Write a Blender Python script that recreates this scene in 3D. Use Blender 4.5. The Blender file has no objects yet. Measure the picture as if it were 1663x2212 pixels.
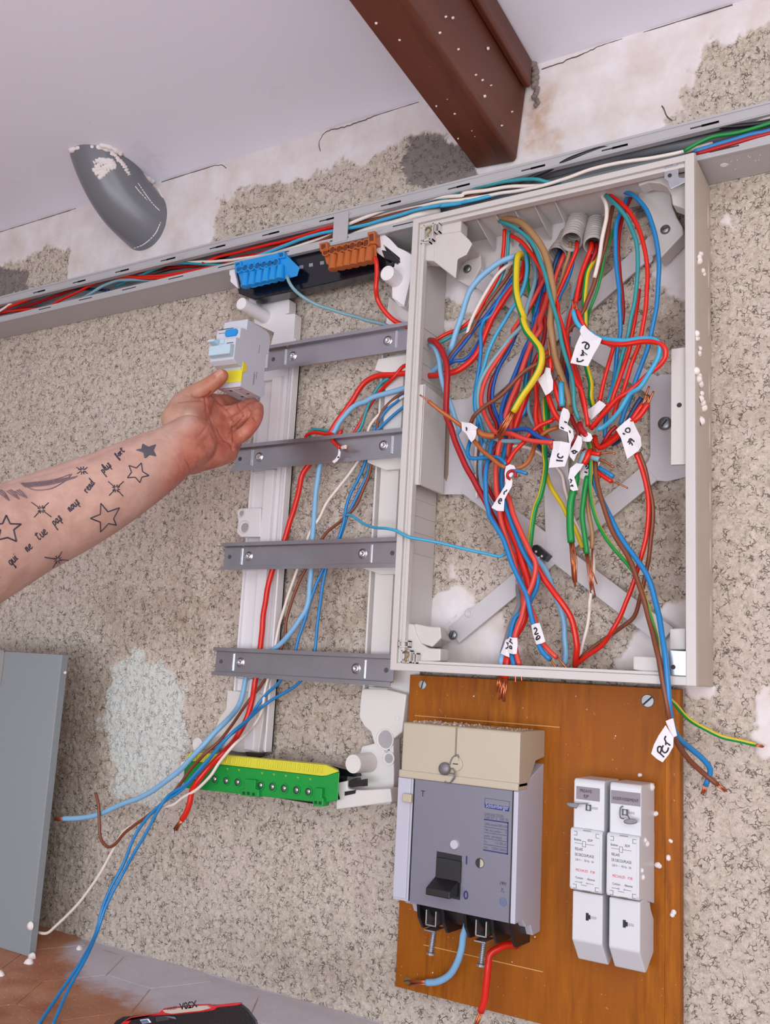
import bpy, bmesh, math, random
import numpy as np
from mathutils import Vector, Matrix
from mathutils.bvhtree import BVHTree
random.seed(7); rng = np.random.default_rng(7)
S = bpy.context.scene; COL = S.collection
# ------------------------------------------------------------------ camera, world, light
FPX, CX, CY, Z0 = 1996.04, 831.5, 1106.0, 0.402
R = np.array([[0.85567282, 0.51480187, 0.05294396], [-0.04272905, 0.17223282, -0.9841291], [-0.51575018, 0.83983028, 0.16937193]])
CAM = np.array([0.0, -1.0, 0.0])          # one metre off the wall, heights counted from the bottom of the enclosure
cd = bpy.data.cameras.new('camera'); cam = bpy.data.objects.new('camera', cd); COL.objects.link(cam)
cd.sensor_fit = 'HORIZONTAL'; cd.sensor_width = 36; cd.lens = FPX / 1663 * 36; cd.clip_start = .01
M = Matrix.Identity(4)
for i in range(3):
    M[i][0] = R[0][i]; M[i][1] = -R[1][i]; M[i][2] = -R[2][i]
M[0][3], M[1][3], M[2][3] = 0, -1, Z0
cam.matrix_world = M; S.camera = cam
S.view_settings.view_transform = 'Standard'; S.view_settings.look = 'None'; S.view_settings.gamma = 1
S.view_settings.use_curve_mapping = False; S.view_settings.exposure = -0.30

w = bpy.data.worlds.new('room_light'); S.world = w; w.use_nodes = True
nt = w.node_tree; nt.nodes.clear()
out = nt.nodes.new('ShaderNodeOutputWorld'); bg = nt.nodes.new('ShaderNodeBackground')
tc = nt.nodes.new('ShaderNodeTexCoord'); dot = nt.nodes.new('ShaderNodeVectorMath'); dot.operation = 'DOT_PRODUCT'
dot.inputs[1].default_value = (.25, -.15, .95)
mr = nt.nodes.new('ShaderNodeMapRange'); mr.inputs[1].default_value = -.75; mr.inputs[2].default_value = .9
rp = nt.nodes.new('ShaderNodeValToRGB')
rp.color_ramp.elements[0].position = 0; rp.color_ramp.elements[0].color = (.26, .26, .29, 1)
rp.color_ramp.elements[1].position = 1; rp.color_ramp.elements[1].color = (.96, .97, 1.05, 1)
e = rp.color_ramp.elements.new(.38); e.color = (.29, .265, .265, 1)
e = rp.color_ramp.elements.new(.62); e.color = (.84, .84, .90, 1)
nt.links.new(tc.outputs['Generated'], dot.inputs[0]); nt.links.new(dot.outputs['Value'], mr.inputs[0])
nt.links.new(mr.outputs[0], rp.inputs[0]); nt.links.new(rp.outputs[0], bg.inputs[0]); nt.links.new(bg.outputs[0], out.inputs[0])
bg.inputs[1].default_value = 0.95

def area(name, loc, target, size, power, col):
    l = bpy.data.lights.new(name, 'AREA'); l.shape = 'RECTANGLE'; l.size, l.size_y = size; l.energy = power; l.color = col
    o = bpy.data.objects.new(name, l); COL.objects.link(o); o.location = loc
    o.rotation_euler = (Vector(target) - Vector(loc)).to_track_quat('-Z', 'Y').to_euler(); return o
area('window_light', (.75, -1.75, .85), (-.6, 0, .65), (.9, 1.0), 16, (1.0, .975, .96))
area('ceiling_fill_light', (-.35, -1.75, .12), (-.75, -.35, 1.1), (1.8, .6), 34, (.80, .89, 1.0))  # added unseen lamp, fills the ceiling from below

# ------------------------------------------------------------------ helpers
TILES = {'A': (900, 460, 5.197), 'B': (1180, 400, 5.197), 'C': (900, 680, 5.197), 'D': (1180, 620, 5.197), 'E': (940, 880, 5.543),
         'F': (1160, 820, 5.543), 'G': (1000, 1080, 5.197), 'H': (1040, 1300, 3.96), 'J': (640, 780, 6.396), 'K': (440, 860, 3.615),
         'L': (380, 1300, 3.198), 'M': (0, 1380, 2.659), 'N': (840, 1100, 2.31), 'O': (780, 480, 6.507), 'Q': (1380, 320, 5.876),
         'R': (1180, 1600, 3.443), 'S': (840, 1450, 2.9025), 'T': (440, 440, 3.326), 'U': (340, 760, 6.396), 'V': (0, 940, 4.619),
         'W': (840, 1040, 5.025), 'X': (0, 540, 3.198), 'Y': (500, 420, 3.326), 'y': (1000, 220, 2.508), 'Z': (0, 0, 1),
         'r': (1220, 1660, 7.373), 'm': (440, 640, 8.315), 't': (860, 720, 2.598), 'd': (240, 2130, 5.039), 'p': (1390, 1540, 9.52), 'q': (1070, 1340, 8.654)}
def ray(x, y):
    return R.T @ np.array([(x - CX) / FPX, (y - CY) / FPX, 1.0])
def P(x, y, d):
    """point on the plane at distance d in front of the wall seen at measured image position x, y"""
    r = ray(x, y); return CAM + r * ((1.0 - d) / r[1])
def proj(V):
    v = (np.asarray(V) - CAM) @ R.T
    return np.stack([FPX * v[:, 0] / v[:, 2] + CX, FPX * v[:, 1] / v[:, 2] + CY], 1)
def mmpx(p):
    v = R @ (np.asarray(p) - CAM); return FPX / v[2]            # pixels per metre there
def px(s, dd=None):
    """'A 10,20,.03 40,50 B 1,2' -> list of (x, y, d or None) in full image measure"""
    out = []; t = 'Z'; px.tile = []
    for k in s.split():
        if k in TILES: t = k; continue
        v = [float(q) for q in k.split(',')]; ox, oy, sc = TILES[t]
        out.append([ox + v[0] / sc, oy + v[1] / sc, (v[2] / 1000 if len(v) > 2 else None)]); px.tile.append(t)
    known = [i for i, p in enumerate(out) if p[2] is not None]
    if not known:
        for p in out: p[2] = dd
    else:
        for i, p in enumerate(out):
            if p[2] is None:
                a = [k for k in known if k < i]; b = [k for k in known if k > i]
                if not a: p[2] = out[b[0]][2]
                elif not b: p[2] = out[a[-1]][2]
                else:
                    a, b = a[-1], b[0]; f = (i - a) / (b - a); p[2] = out[a][2] * (1 - f) + out[b][2] * f
    return out
def tidy(p_):
    """drop measured points that step backwards where two sheets of measurements overlap"""
    T_ = list(px.tile); q = list(p_); i = 1
    while i < len(q) - 1:
        a, b, c = (np.array(q[i - 1][:2]), np.array(q[i][:2]), np.array(q[i + 1][:2])); u, v = b - a, c - b
        cs = (u @ v) / (np.linalg.norm(u) * np.linalg.norm(v) + 1e-9)
        if cs < -.15 and (T_[i] != T_[i - 1] or T_[i] != T_[i + 1]) and min(np.linalg.norm(u), np.linalg.norm(v)) < 70: del q[i]; del T_[i]; i = max(1, i - 1)
        else: i += 1
    return q
def pts3(s, dd=None): return [P(*p) for p in px(s, dd)]

def lin(h):
    h = h.lstrip('#'); c = [int(h[i:i + 2], 16) / 255 for i in (0, 2, 4)]
    return tuple((v / 12.92 if v <= .04045 else ((v + .055) / 1.055) ** 2.4) for v in c) + (1,)
MATS = {}
def mat(name, col, rough=.5, metal=0, var=.06, scale=25, bump=0, bscale=200, spec=.5, alpha=1, dirt=None, coat=0, sss=0):
    if name in MATS: return MATS[name]
    m = bpy.data.materials.new(name); m.use_nodes = True; n = m.node_tree; b = n.nodes['Principled BSDF']
    b.inputs['Roughness'].default_value = rough; b.inputs['Metallic'].default_value = metal
    b.inputs['Specular IOR Level'].default_value = spec
    if coat: b.inputs['Coat Weight'].default_value = coat
    if alpha < 1: b.inputs['Alpha'].default_value = alpha
    if sss:
        b.inputs['Subsurface Weight'].default_value = sss; b.inputs['Subsurface Radius'].default_value = (1, .35, .2); b.inputs['Subsurface Scale'].default_value = .004
    c = lin(col) if isinstance(col, str) else col
    t = n.nodes.new('ShaderNodeTexCoord'); nz = n.nodes.new('ShaderNodeTexNoise'); nz.inputs['Scale'].default_value = scale; nz.inputs['Detail'].default_value = 5
    mx = n.nodes.new('ShaderNodeMix'); mx.data_type = 'RGBA'
    lo = tuple(v * (1 - var * 1.6) for v in c[:3]) + (1,); hi = tuple(min(1, v * (1 + var)) for v in c[:3]) + (1,)
    mx.inputs[6].default_value = lo; mx.inputs[7].default_value = hi
    n.links.new(t.outputs['Object'], nz.inputs['Vector']); n.links.new(nz.outputs['Fac'], mx.inputs[0])
    src = mx.outputs[2]
    if dirt:
        dc, ds, th, amt = dirt
        n2 = n.nodes.new('ShaderNodeTexNoise'); n2.inputs['Scale'].default_value = ds; n2.inputs['Detail'].default_value = 6; n2.inputs['Roughness'].default_value = .65
        r2 = n.nodes.new('ShaderNodeMapRange'); r2.inputs[1].default_value = th; r2.inputs[2].default_value = th + .15; r2.inputs[4].default_value = amt
        m2 = n.nodes.new('ShaderNodeMix'); m2.data_type = 'RGBA'; m2.inputs[7].default_value = lin(dc)
        n.links.new(t.outputs['Object'], n2.inputs['Vector']); n.links.new(n2.outputs['Fac'], r2.inputs[0])
        n.links.new(r2.outputs[0], m2.inputs[0]); n.links.new(src, m2.inputs[6]); src = m2.outputs[2]
    n.links.new(src, b.inputs['Base Color'])
    if bump:
        nb = n.nodes.new('ShaderNodeTexNoise'); nb.inputs['Scale'].default_value = bscale; nb.inputs['Detail'].default_value = 4
        bp = n.nodes.new('ShaderNodeBump'); bp.inputs['Strength'].default_value = bump; bp.inputs['Distance'].default_value = .001
        n.links.new(t.outputs['Object'], nb.inputs['Vector']); n.links.new(nb.outputs['Fac'], bp.inputs['Height']); n.links.new(bp.outputs[0], b.inputs['Normal'])
    MATS[name] = m; return m

def mk(name, verts, faces, mats, parent=None, smooth=False, bevel=0, midx=None, label=None):
    V = np.array(verts, float); c = (V.min(0) + V.max(0)) / 2
    me = bpy.data.meshes.new(name); me.from_pydata((V - c).tolist(), [], [tuple(int(i) for i in f) for f in faces])
    if not isinstance(mats, (list, tuple)): mats = [mats]
    for m in mats: me.materials.append(m)
    if midx is not None: me.polygons.foreach_set('material_index', np.array(midx, np.int32))
    if smooth: me.polygons.foreach_set('use_smooth', np.ones(len(me.polygons), bool))
    bm = bmesh.new(); bm.from_mesh(me); bmesh.ops.recalc_face_normals(bm, faces=bm.faces); bm.to_mesh(me); bm.free()
    o = bpy.data.objects.new(name, me); COL.objects.link(o)
    loc = Vector(c) + Vector((0, 0, Z0)); o['wloc'] = list(loc)
    if parent is not None:
        o.parent = parent; o.location = loc - Vector(parent['wloc'])
    else: o.location = loc
    if bevel:
        b = o.modifiers.new('bevel', 'BEVEL'); b.width = bevel; b.segments = 2; b.limit_method = 'ANGLE'; b.angle_limit = math.radians(35)
    if label: o['label'] = label
    return o
def tag(o, label, cat, group=None):
    o['label'] = label; o['category'] = cat
    if group: o['group'] = group
    return o
def thing(name, loc, label, cat, group=None):
    o = bpy.data.objects.new(name, None); COL.objects.link(o); o.empty_display_size = .02
    l = Vector(loc) + Vector((0, 0, Z0)); o.location = l; o['wloc'] = list(l)
    return tag(o, label, cat, group)

class MB:
    def __init__(s): s.v = []; s.f = []; s.m = []
    def add(s, V, F, m=0):
        o = len(s.v); s.v += [tuple(v) for v in V]; s.f += [tuple(i + o for i in f) for f in F]; s.m += [m] * len(F); return s
    def box(s, x0, x1, z0, z1, d0, d1, m=0):
        V = [(x, -d, z) for x in (x0, x1) for d in (d0, d1) for z in (z0, z1)]
        return s.add(V, [(0, 1, 3, 2), (4, 6, 7, 5), (0, 4, 5, 1), (2, 3, 7, 6), (0, 2, 6, 4), (1, 5, 7, 3)], m)
    def prism(s, pts, dback, m=0):
        """pts: 3D front polygon; swept straight back to the plane dback (list: own depth)"""
        n = len(pts); F = [tuple(p) for p in pts]; B = [(p[0], -dback, p[2]) for p in pts]
        return s.add(F + B, [tuple(range(n)), tuple(range(2 * n - 1, n - 1, -1))] + [(i, i + n, (i + 1) % n + n, (i + 1) % n) for i in range(n)], m)
    def loft(s, A, B, m=0):
        n = len(A)
        return s.add(list(A) + list(B), [tuple(range(n)), tuple(range(2 * n - 1, n - 1, -1))] + [(i, i + n, (i + 1) % n + n, (i + 1) % n) for i in range(n)], m)
    def xp(s, x0, x1, prof, m=0):
        """profile of (d, z) swept along the wall from x0 to x1"""
        n = len(prof)
        return s.loft([(x0, -d, z) for d, z in prof], [(x1, -d, z) for d, z in prof], m)
    def cyl(s, a, b, r0, r1=None, n=20, m=0, cap=True):
        a, b = np.array(a, float), np.array(b, float); r1 = r0 if r1 is None else r1
        d = (b - a) / np.linalg.norm(b - a); u = np.cross(d, [0, 0, 1] if abs(d[2]) < .9 else [1, 0, 0]); u /= np.linalg.norm(u); v = np.cross(d, u)
        V = []
        for c, r in ((a, r0), (b, r1)): V += [c + r * (math.cos(t) * u + math.sin(t) * v) for t in np.linspace(0, 2 * math.pi, n, False)]
        F = [(i, (i + 1) % n, n + (i + 1) % n, n + i) for i in range(n)]
        if cap: F += [tuple(range(n))[::-1], tuple(range(n, 2 * n))]
        return s.add(V, F, m)
    def lathe(s, o, axis, prof, n=24, m=0):
        """prof: (distance along axis, radius)"""
        o = np.array(o, float); d = np.array(axis, float); d /= np.linalg.norm(d)
        u = np.cross(d, [0, 0, 1] if abs(d[2]) < .9 else [1, 0, 0]); u /= np.linalg.norm(u); v = np.cross(d, u); V = []; F = []
        for k, (h, r) in enumerate(prof):
            V += [o + d * h + max(r, 1e-5) * (math.cos(t) * u + math.sin(t) * v) for t in np.linspace(0, 2 * math.pi, n, False)]
            if k: F += [((k - 1) * n + i, (k - 1) * n + (i + 1) % n, k * n + (i + 1) % n, k * n + i) for i in range(n)]
        return s.add(V, F, m)
    def bar(s, a, b, wd, d0, d1, m=0):
        """flat bar in a plane parallel to the wall between 2D points (x,z)"""
        a, b = np.array(a, float), np.array(b, float); t = (b - a) / np.linalg.norm(b - a); q = np.array([-t[1], t[0]]) * wd / 2
        return s.prism([(p[0], -d1, p[1]) for p in (a + q, b + q, b - q, a - q)], d0, m)
    def objs(s, name, mats, parent=None, smooth=False, bevel=0):
        """each separate piece becomes a part of its own"""
        up = list(range(len(s.v)))
        def fd(i):
            while up[i] != i: up[i] = up[up[i]]; i = up[i]
            return i
        for f in s.f:
            for q in f[1:]: up[fd(q)] = fd(f[0])
        gr_ = {}
        for k, f in enumerate(s.f): gr_.setdefault(fd(f[0]), []).append(f)
        for fs in gr_.values():
            ids = sorted({q for f in fs for q in f}); mp_ = {q: i for i, q in enumerate(ids)}
            mk(name, [s.v[q] for q in ids], [tuple(mp_[q] for q in f) for f in fs], mats, parent, smooth, bevel)
    def obj(s, name, mats, parent=None, smooth=False, bevel=0, label=None):
        return mk(name, s.v, s.f, mats, parent, smooth, bevel, s.m if isinstance(mats, (list, tuple)) else None, label)

def spline(pts, step=.004):
    p = np.array(pts, float)
    if len(p) < 3: return np.array([p[0] + (p[-1] - p[0]) * t for t in np.linspace(0, 1, max(2, int(np.linalg.norm(p[-1] - p[0]) / step)))])
    q = np.vstack([2 * p[0] - p[1], p, 2 * p[-1] - p[-2]]); out = []
    for i in range(1, len(q) - 2):
        p0, p1, p2, p3 = q[i - 1:i + 3]; L = np.linalg.norm(p2 - p1); n = max(2, int(L / step))
        t0 = 0; a = .5
        t1 = t0 + max(np.linalg.norm(p1 - p0), 1e-6) ** a; t2 = t1 + max(L, 1e-6) ** a; t3 = t2 + max(np.linalg.norm(p3 - p2), 1e-6) ** a
        for t in np.linspace(t1, t2, n, False):
            A1 = (t1 - t) / (t1 - t0) * p0 + (t - t0) / (t1 - t0) * p1; A2 = (t2 - t) / (t2 - t1) * p1 + (t - t1) / (t2 - t1) * p2
            A3 = (t3 - t) / (t3 - t2) * p2 + (t - t2) / (t3 - t2) * p3
            B1 = (t2 - t) / (t2 - t0) * A1 + (t - t0) / (t2 - t0) * A2; B2 = (t3 - t) / (t3 - t1) * A2 + (t - t1) / (t3 - t1) * A3
            out.append((t2 - t) / (t2 - t1) * B1 + (t - t1) / (t2 - t1) * B2)
    out.append(q[-2]); return np.array(out)
def tube(mb, path, r, n=12, duo=False, flat=1.0, twist=0.0, phase=2.4, radii=None):
    path = np.array(path, float); N = len(path); T = np.gradient(path, axis=0); T /= np.linalg.norm(T, axis=1)[:, None] + 1e-12
    u = np.cross(T[0], [0, 1, .01]); u /= np.linalg.norm(u); V = []; F = []; Mi = []
    base = len(mb.v)
    for k in range(N):
        u = u - T[k] * (u @ T[k]); u /= np.linalg.norm(u); v = np.cross(T[k], u); rr = r if radii is None else radii[k]
        for j in range(n):
            a = 2 * math.pi * j / n + phase + twist * k; V.append(path[k] + rr * (math.cos(a) * u + math.sin(a) * v * flat))
        if k:
            for j in range(n):
                F.append((base + (k - 1) * n + j, base + (k - 1) * n + (j + 1) % n, base + k * n + (j + 1) % n, base + k * n + j)); Mi.append(1 if duo and j < n * .42 else 0)
    F.append(tuple(base + j for j in range(n))); F.append(tuple(base + (N - 1) * n + j for j in range(n))[::-1]); Mi += [0, 0]
    mb.v += [tuple(x) for x in V]; mb.f += F; mb.m += Mi
    return mb

def text(parent, s, at, height, mt, width=None, name='writing', right=(1, 0, 0), up=(0, 0, 1), thick=.0002, bold=0, label=None):
    cu = bpy.data.curves.new(name, 'FONT'); cu.body = s; cu.size = 1; cu.extrude = 0; cu.offset = bold
    o = bpy.data.objects.new(name, cu); COL.objects.link(o); dg = bpy.context.evaluated_depsgraph_get()
    me = bpy.data.meshes.new_from_object(o.evaluated_get(dg)); bpy.data.objects.remove(o)
    v = np.array([x.co[:] for x in me.vertices]); f = [tuple(p.vertices) for p in me.polygons]
    h = .70; k = height / h; kx = k if width is None else width / (v[:, 0].max() - min(0, v[:, 0].min()))
    r, u = np.array(right, float), np.array(up, float); nrm = np.cross(r, u)
    W = np.array(at) + v[:, :1] * kx * r + v[:, 1:2] * k * u
    mb = MB(); mb.add(W + nrm * thick, f)
    bpy.data.meshes.remove(me)
    ob = mk(name, mb.v, mb.f, mt, parent, label=label); return ob
# ------------------------------------------------------------------ the rough rendered wall: real relief, patches of smooth filler
def hsh(i, j, s):
    h = (i.astype(np.int64) * 374761393 + j.astype(np.int64) * 668265263 + s * 1442695041) & 0xffffffff
    h = ((h ^ (h >> 13)) * 1274126177) & 0xffffffff; return ((h ^ (h >> 16)) & 0xffff) / 65535.0
def perlin(x, y, s=0):
    i, j = np.floor(x), np.floor(y); fx, fy = x - i, y - j; u = fx * fx * fx * (fx * (fx * 6 - 15) + 10); v = fy * fy * fy * (fy * (fy * 6 - 15) + 10)
    def g(a, b):
        t = hsh(i + a, j + b, s) * 2 * math.pi; return np.cos(t) * (fx - a) + np.sin(t) * (fy - b)
    return ((g(0, 0) * (1 - u) + g(1, 0) * u) * (1 - v) + (g(0, 1) * (1 - u) + g(1, 1) * u) * v) * 1.5
def fbm(x, y, s=0, o=4):
    return sum(perlin(x * 2 ** k, y * 2 ** k, s + k) * .5 ** k for k in range(o))
def sstep(a, b, x): t = np.clip((x - a) / (b - a), 0, 1); return t * t * (3 - 2 * t)
def sdf(X, Z, poly):
    """signed distance to a polygon, inside negative"""
    d = np.full(X.shape, 9.0); ins = np.zeros(X.shape, bool); n = len(poly)
    for i in range(n):
        ax, az = poly[i]; bx, bz = poly[(i + 1) % n]; ex, ez = bx - ax, bz - az; L = ex * ex + ez * ez + 1e-12
        t = np.clip(((X - ax) * ex + (Z - az) * ez) / L, 0, 1); d = np.minimum(d, np.hypot(X - ax - t * ex, Z - az - t * ez))
        c = ((az > Z) != (bz > Z)) & (X < (bx - ax) * (Z - az) / ((bz - az) + 1e-12) + ax); ins ^= c
    return np.where(ins, -d, d)
def wp(s): return [(q[0], q[2]) for q in pts3(s, 0)]
WX0, WX1, WZ0, WZ1, ST = -1.85, .12, -.402, .779, .0022
gx = np.linspace(WX0, WX1, int((WX1 - WX0) / ST)); gz = np.linspace(WZ0, WZ1, int((WZ1 - WZ0) / ST)); GX, GZ = np.meshgrid(gx, gz)
edge = fbm(GX / .03, GZ / .03, 50, 5) * .013 + fbm(GX / .007, GZ / .007, 60, 3) * .004
white = np.zeros(GX.shape); cem = np.zeros(GX.shape); paint = np.zeros(GX.shape)
topl = wp('Z -60,480 -60,575 50,562 105,532 150,542 140,600 150,640 460,540 464,500 469,435 540,402 600,395 650,402 700,370 740,345 780,355 830,325 870,302 900,280 925,280 965,290 1040,330 1040,150')
topl = [(-1.85, .9), (-1.85, .69)] + topl[2:-1] + [(-.50, .9)]
topr = wp('Z 1060,380 1135,370 1300,330 1452,268 1462,252 1474,240 1480,190 1487,146 1531,96 1560,96 1592,86 1640,62 1700,58')
topr = [(-.50, .9), (-.50, .63)] + topr[1:] + [(.12, .76), (.12, .9)]
for pl, k in ((topl, 1), (topr, 1)): white = np.maximum(white, sstep(.002, -.003, sdf(GX, GZ, pl) + edge * k))
for s in ('Z 980,505 1090,500 1112,560 1070,640 1035,690 1000,665 955,640 948,600', 'Z 948,700 965,685 1005,690 1000,712 965,725',
          'Z 1085,490 1300,440 1330,520 1300,560 1310,640 1240,640 1200,560 1130,570 1090,540', 'Z 925,1350 930,1295 950,1280 985,1262 1030,1285 1015,1310 945,1370',
          'Z 985,1325 1050,1300 1085,1320 1095,1390 1130,1400 1110,1436 960,1440 940,1380', 'Z 1335,1436 1350,1395 1395,1350 1440,1310 1490,1290 1490,1450',
          'Z 1400,540 1500,500 1500,650 1440,640', 'Z 1480,1470 1546,1480 1550,1505 1480,1520', 'Z 1622,1500 1663,1480 1690,1620 1640,1640 1625,1570',
          'Z 965,1215 985,1210 985,1250 970,1245', 'Z 1560,480 1572,455 1580,490'):
    white = np.maximum(white, sstep(.0015, -.002, sdf(GX, GZ, wp(s)) + edge * .5))
for s in ('Z 1338,412 1378,398 1402,440 1392,470 1362,452', 'Z -60,560 20,575 55,590 60,640 -60,660', 'Z 868,300 900,285 960,290 1030,330 1060,400 865,400'):  # first patch paints the shadow in a wall recess; the others are cement
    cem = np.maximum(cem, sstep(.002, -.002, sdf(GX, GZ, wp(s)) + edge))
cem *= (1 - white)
paint = sstep(.002, -.002, sdf(GX, GZ, wp('Z 285,1403 300,1405 320,1425 345,1430 388,1460 396,1500 392,1540 400,1600 392,1640 388,1690 330,1740 300,1728 262,1718 243,1690 235,1600 216,1560 230,1500 242,1450 270,1440')) + edge * 1.1)
# trowelled grain: short curved lumps with pits
wx = GX + .004 * perlin(GX / .009, GZ / .009, 5); wz = GZ + .004 * perlin(GX / .009, GZ / .009, 9)
g1 = perlin(wx / .0085, wz / .0085, 1); g2 = perlin(wx / .0045, wz / .0045, 2); g3 = fbm(GX / .03, GZ / .03, 3, 3)
pit = sstep(.20, .50, perlin(wx / .0065, wz / .0065, 21) - .3 * np.abs(g1)) * .0026
grain = (1 - np.abs(g1)) * .0022 + g2 * .0010 - pit + g3 * .0009 - .0030
smooth = fbm(GX / .05, GZ / .05, 31, 4) * .0008 + .0006 + perlin(GX / .012, GZ / .012, 37) * .00018
cem_shade_h = fbm(GX / .01, GZ / .01, 41, 3) * .0008 - .002
H = grain * (1 - white) + smooth * white; H = H * (1 - cem) + cem_shade_h * cem; H += paint * .0006
H = np.clip(H, -.006, .0016)
stain_shade = np.zeros(GX.shape)
for s, a in (('Z 1270,480 1300,440 1335,450 1340,560 1310,600 1285,560', .8), ('Z 1138,200 1175,210 1190,330 1150,345 1138,300', .7), ('Z 640,1225 760,1230 800,1290 760,1420 690,1420 640,1330', .55),
             ('Z 480,1270 760,1500 780,1640 560,1650', .35), ('Z 230,1400 420,1400 500,1300 400,1250 200,1300', .4), ('Z 140,1430 230,1430 240,1700 120,1720', .45), ('Z 1080,1320 1330,1380 1330,1440 1100,1440', .5),
             ('Z 1420,640 1490,640 1490,760 1420,740', .8), ('Z 1400,1050 1490,1050 1490,1300 1440,1280', .75), ('Z 930,1080 1060,1080 1060,1180 940,1200', .4), ('Z 470,600 560,640 545,760 490,720', .5)):  # first patch here paints the shadow of the enclosure's right side wall
    stain_shade = np.maximum(stain_shade, a * sstep(.02, -.02, sdf(GX, GZ, wp(s)) + fbm(GX / .05, GZ / .05, 77, 4) * .03))
nx, nz_ = len(gx), len(gz)
V = np.stack([GX.ravel(), -H.ravel(), GZ.ravel() + Z0], 1)
I = np.arange(nx * nz_).reshape(nz_, nx); Fq = np.stack([I[:-1, :-1].ravel(), I[:-1, 1:].ravel(), I[1:, 1:].ravel(), I[1:, :-1].ravel()], 1)
me = bpy.data.meshes.new('wall_back'); me.vertices.add(len(V)); me.vertices.foreach_set('co', V.ravel())
me.loops.add(Fq.size); me.loops.foreach_set('vertex_index', Fq.ravel().astype(np.int32)); me.polygons.add(len(Fq))
me.polygons.foreach_set('loop_start', np.arange(0, Fq.size, 4, dtype=np.int32)); me.polygons.foreach_set('loop_total', np.full(len(Fq), 4, np.int32))
me.polygons.foreach_set('use_smooth', np.ones(len(Fq), bool)); me.update(calc_edges=True); me.validate()
at = me.attributes.new('patch', 'FLOAT_COLOR', 'POINT')
at.data.foreach_set('color', np.stack([white.ravel(), cem.ravel(), stain_shade.ravel(), paint.ravel()], 1).ravel().astype(np.float32))
wall = bpy.data.objects.new('wall_back', me); COL.objects.link(wall); wall['kind'] = 'structure'

m = bpy.data.materials.new('rough_render'); m.use_nodes = True; n = m.node_tree; b = n.nodes['Principled BSDF']; b.inputs['Roughness'].default_value = .85; b.inputs['Specular IOR Level'].default_value = .25
def N(t, **k):
    x = n.nodes.new(t)
    for a, v in k.items(): setattr(x, a, v)
    return x
def noise(scale, detail=5, rough=.6, src=None):
    x = N('ShaderNodeTexNoise'); x.inputs['Scale'].default_value = scale; x.inputs['Detail'].default_value = detail; x.inputs['Roughness'].default_value = rough
    n.links.new((src or tco).outputs['Object'], x.inputs['Vector']); return x
def mixc(f, a, c):
    x = N('ShaderNodeMix', data_type='RGBA')
    for k, v in ((0, f), (6, a), (7, c)):
        if hasattr(v, 'links') or hasattr(v, 'is_linked'): n.links.new(v, x.inputs[k])
        else: x.inputs[k].default_value = v
    return x.outputs[2]
def rng_(src, a, c, lo=0, hi=1):
    x = N('ShaderNodeMapRange'); x.inputs[1].default_value = a; x.inputs[2].default_value = c; x.inputs[3].default_value = lo; x.inputs[4].default_value = hi; n.links.new(src, x.inputs[0]); return x.outputs[0]
def mul(a, c):
    x = N('ShaderNodeMath', operation='MULTIPLY')
    for k, v in ((0, a), (1, c)):
        if isinstance(v, float): x.inputs[k].default_value = v
        else: n.links.new(v, x.inputs[k])
    return x.outputs[0]
tco = N('ShaderNodeTexCoord'); att = N('ShaderNodeAttribute', attribute_name='patch'); sep = N('ShaderNodeSeparateColor'); n.links.new(att.outputs['Color'], sep.inputs[0])
base = mixc(rng_(noise(260, 4).outputs['Fac'], .3, .7), lin('bbac9a'), lin('e2d6c8'))
base = mixc(rng_(noise(9, 5).outputs['Fac'], .42, .62), base, mixc(.5, base, lin('d8c8be')))
base = mixc(mul(rng_(noise(620, 3).outputs['Fac'], .60, .70), .55), base, lin('6b5442'))
base = mixc(mul(rng_(noise(14, 7, .7).outputs['Fac'], .54, .70), .30), base, lin('8b6f5a'))
# fine broken crevices between the grains: a warped cell pattern kept only in patches
wv = N('ShaderNodeMix', data_type='VECTOR'); wv.inputs[0].default_value = .016; wn = noise(95, 2); n.links.new(tco.outputs['Object'], wv.inputs[4]); n.links.new(wn.outputs['Color'], wv.inputs[5])
vo = N('ShaderNodeTexVoronoi', feature='DISTANCE_TO_EDGE'); vo.inputs['Scale'].default_value = 165; n.links.new(wv.outputs[1], vo.inputs['Vector'])
ck = mul(rng_(vo.outputs['Distance'], .07, .01), rng_(noise(110, 3, .6).outputs['Fac'], .49, .60))
base = mixc(mul(ck, .72), base, lin('4c3a2e'))
st = mul(sep.outputs[2], 1.0); base = mixc(mul(mul(st, rng_(noise(40, 6, .7).outputs['Fac'], .25, .6)), .75), base, lin('7c5c3c'))
base = mixc(mul(att.outputs['Alpha'], rng_(noise(160, 6, .7).outputs['Fac'], .34, .44)), base, lin('dddfd8'))
wh = mixc(rng_(noise(18, 6).outputs['Fac'], .35, .7), lin('e6e0e2'), lin('d3c6bf'))
wh = mixc(mul(sep.outputs[2], rng_(noise(35, 6).outputs['Fac'], .35, .6)), wh, lin('b58d64'))
base = mixc(sep.outputs[0], base, wh)
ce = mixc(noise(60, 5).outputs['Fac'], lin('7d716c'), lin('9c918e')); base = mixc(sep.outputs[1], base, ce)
n.links.new(base, b.inputs['Base Color'])
bp = N('ShaderNodeBump'); bp.inputs['Distance'].default_value = .0022; n.links.new(rng_(sep.outputs[0], 0, 1, .9, .12), bp.inputs['Strength']); hgt = N('ShaderNodeMath', operation='SUBTRACT'); n.links.new(noise(330, 6, .65).outputs['Fac'], hgt.inputs[0]); n.links.new(mul(ck, 1.0), hgt.inputs[1]); n.links.new(hgt.outputs[0], bp.inputs['Height']); n.links.new(bp.outputs[0], b.inputs['Normal'])
me.materials.append(m)

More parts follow.
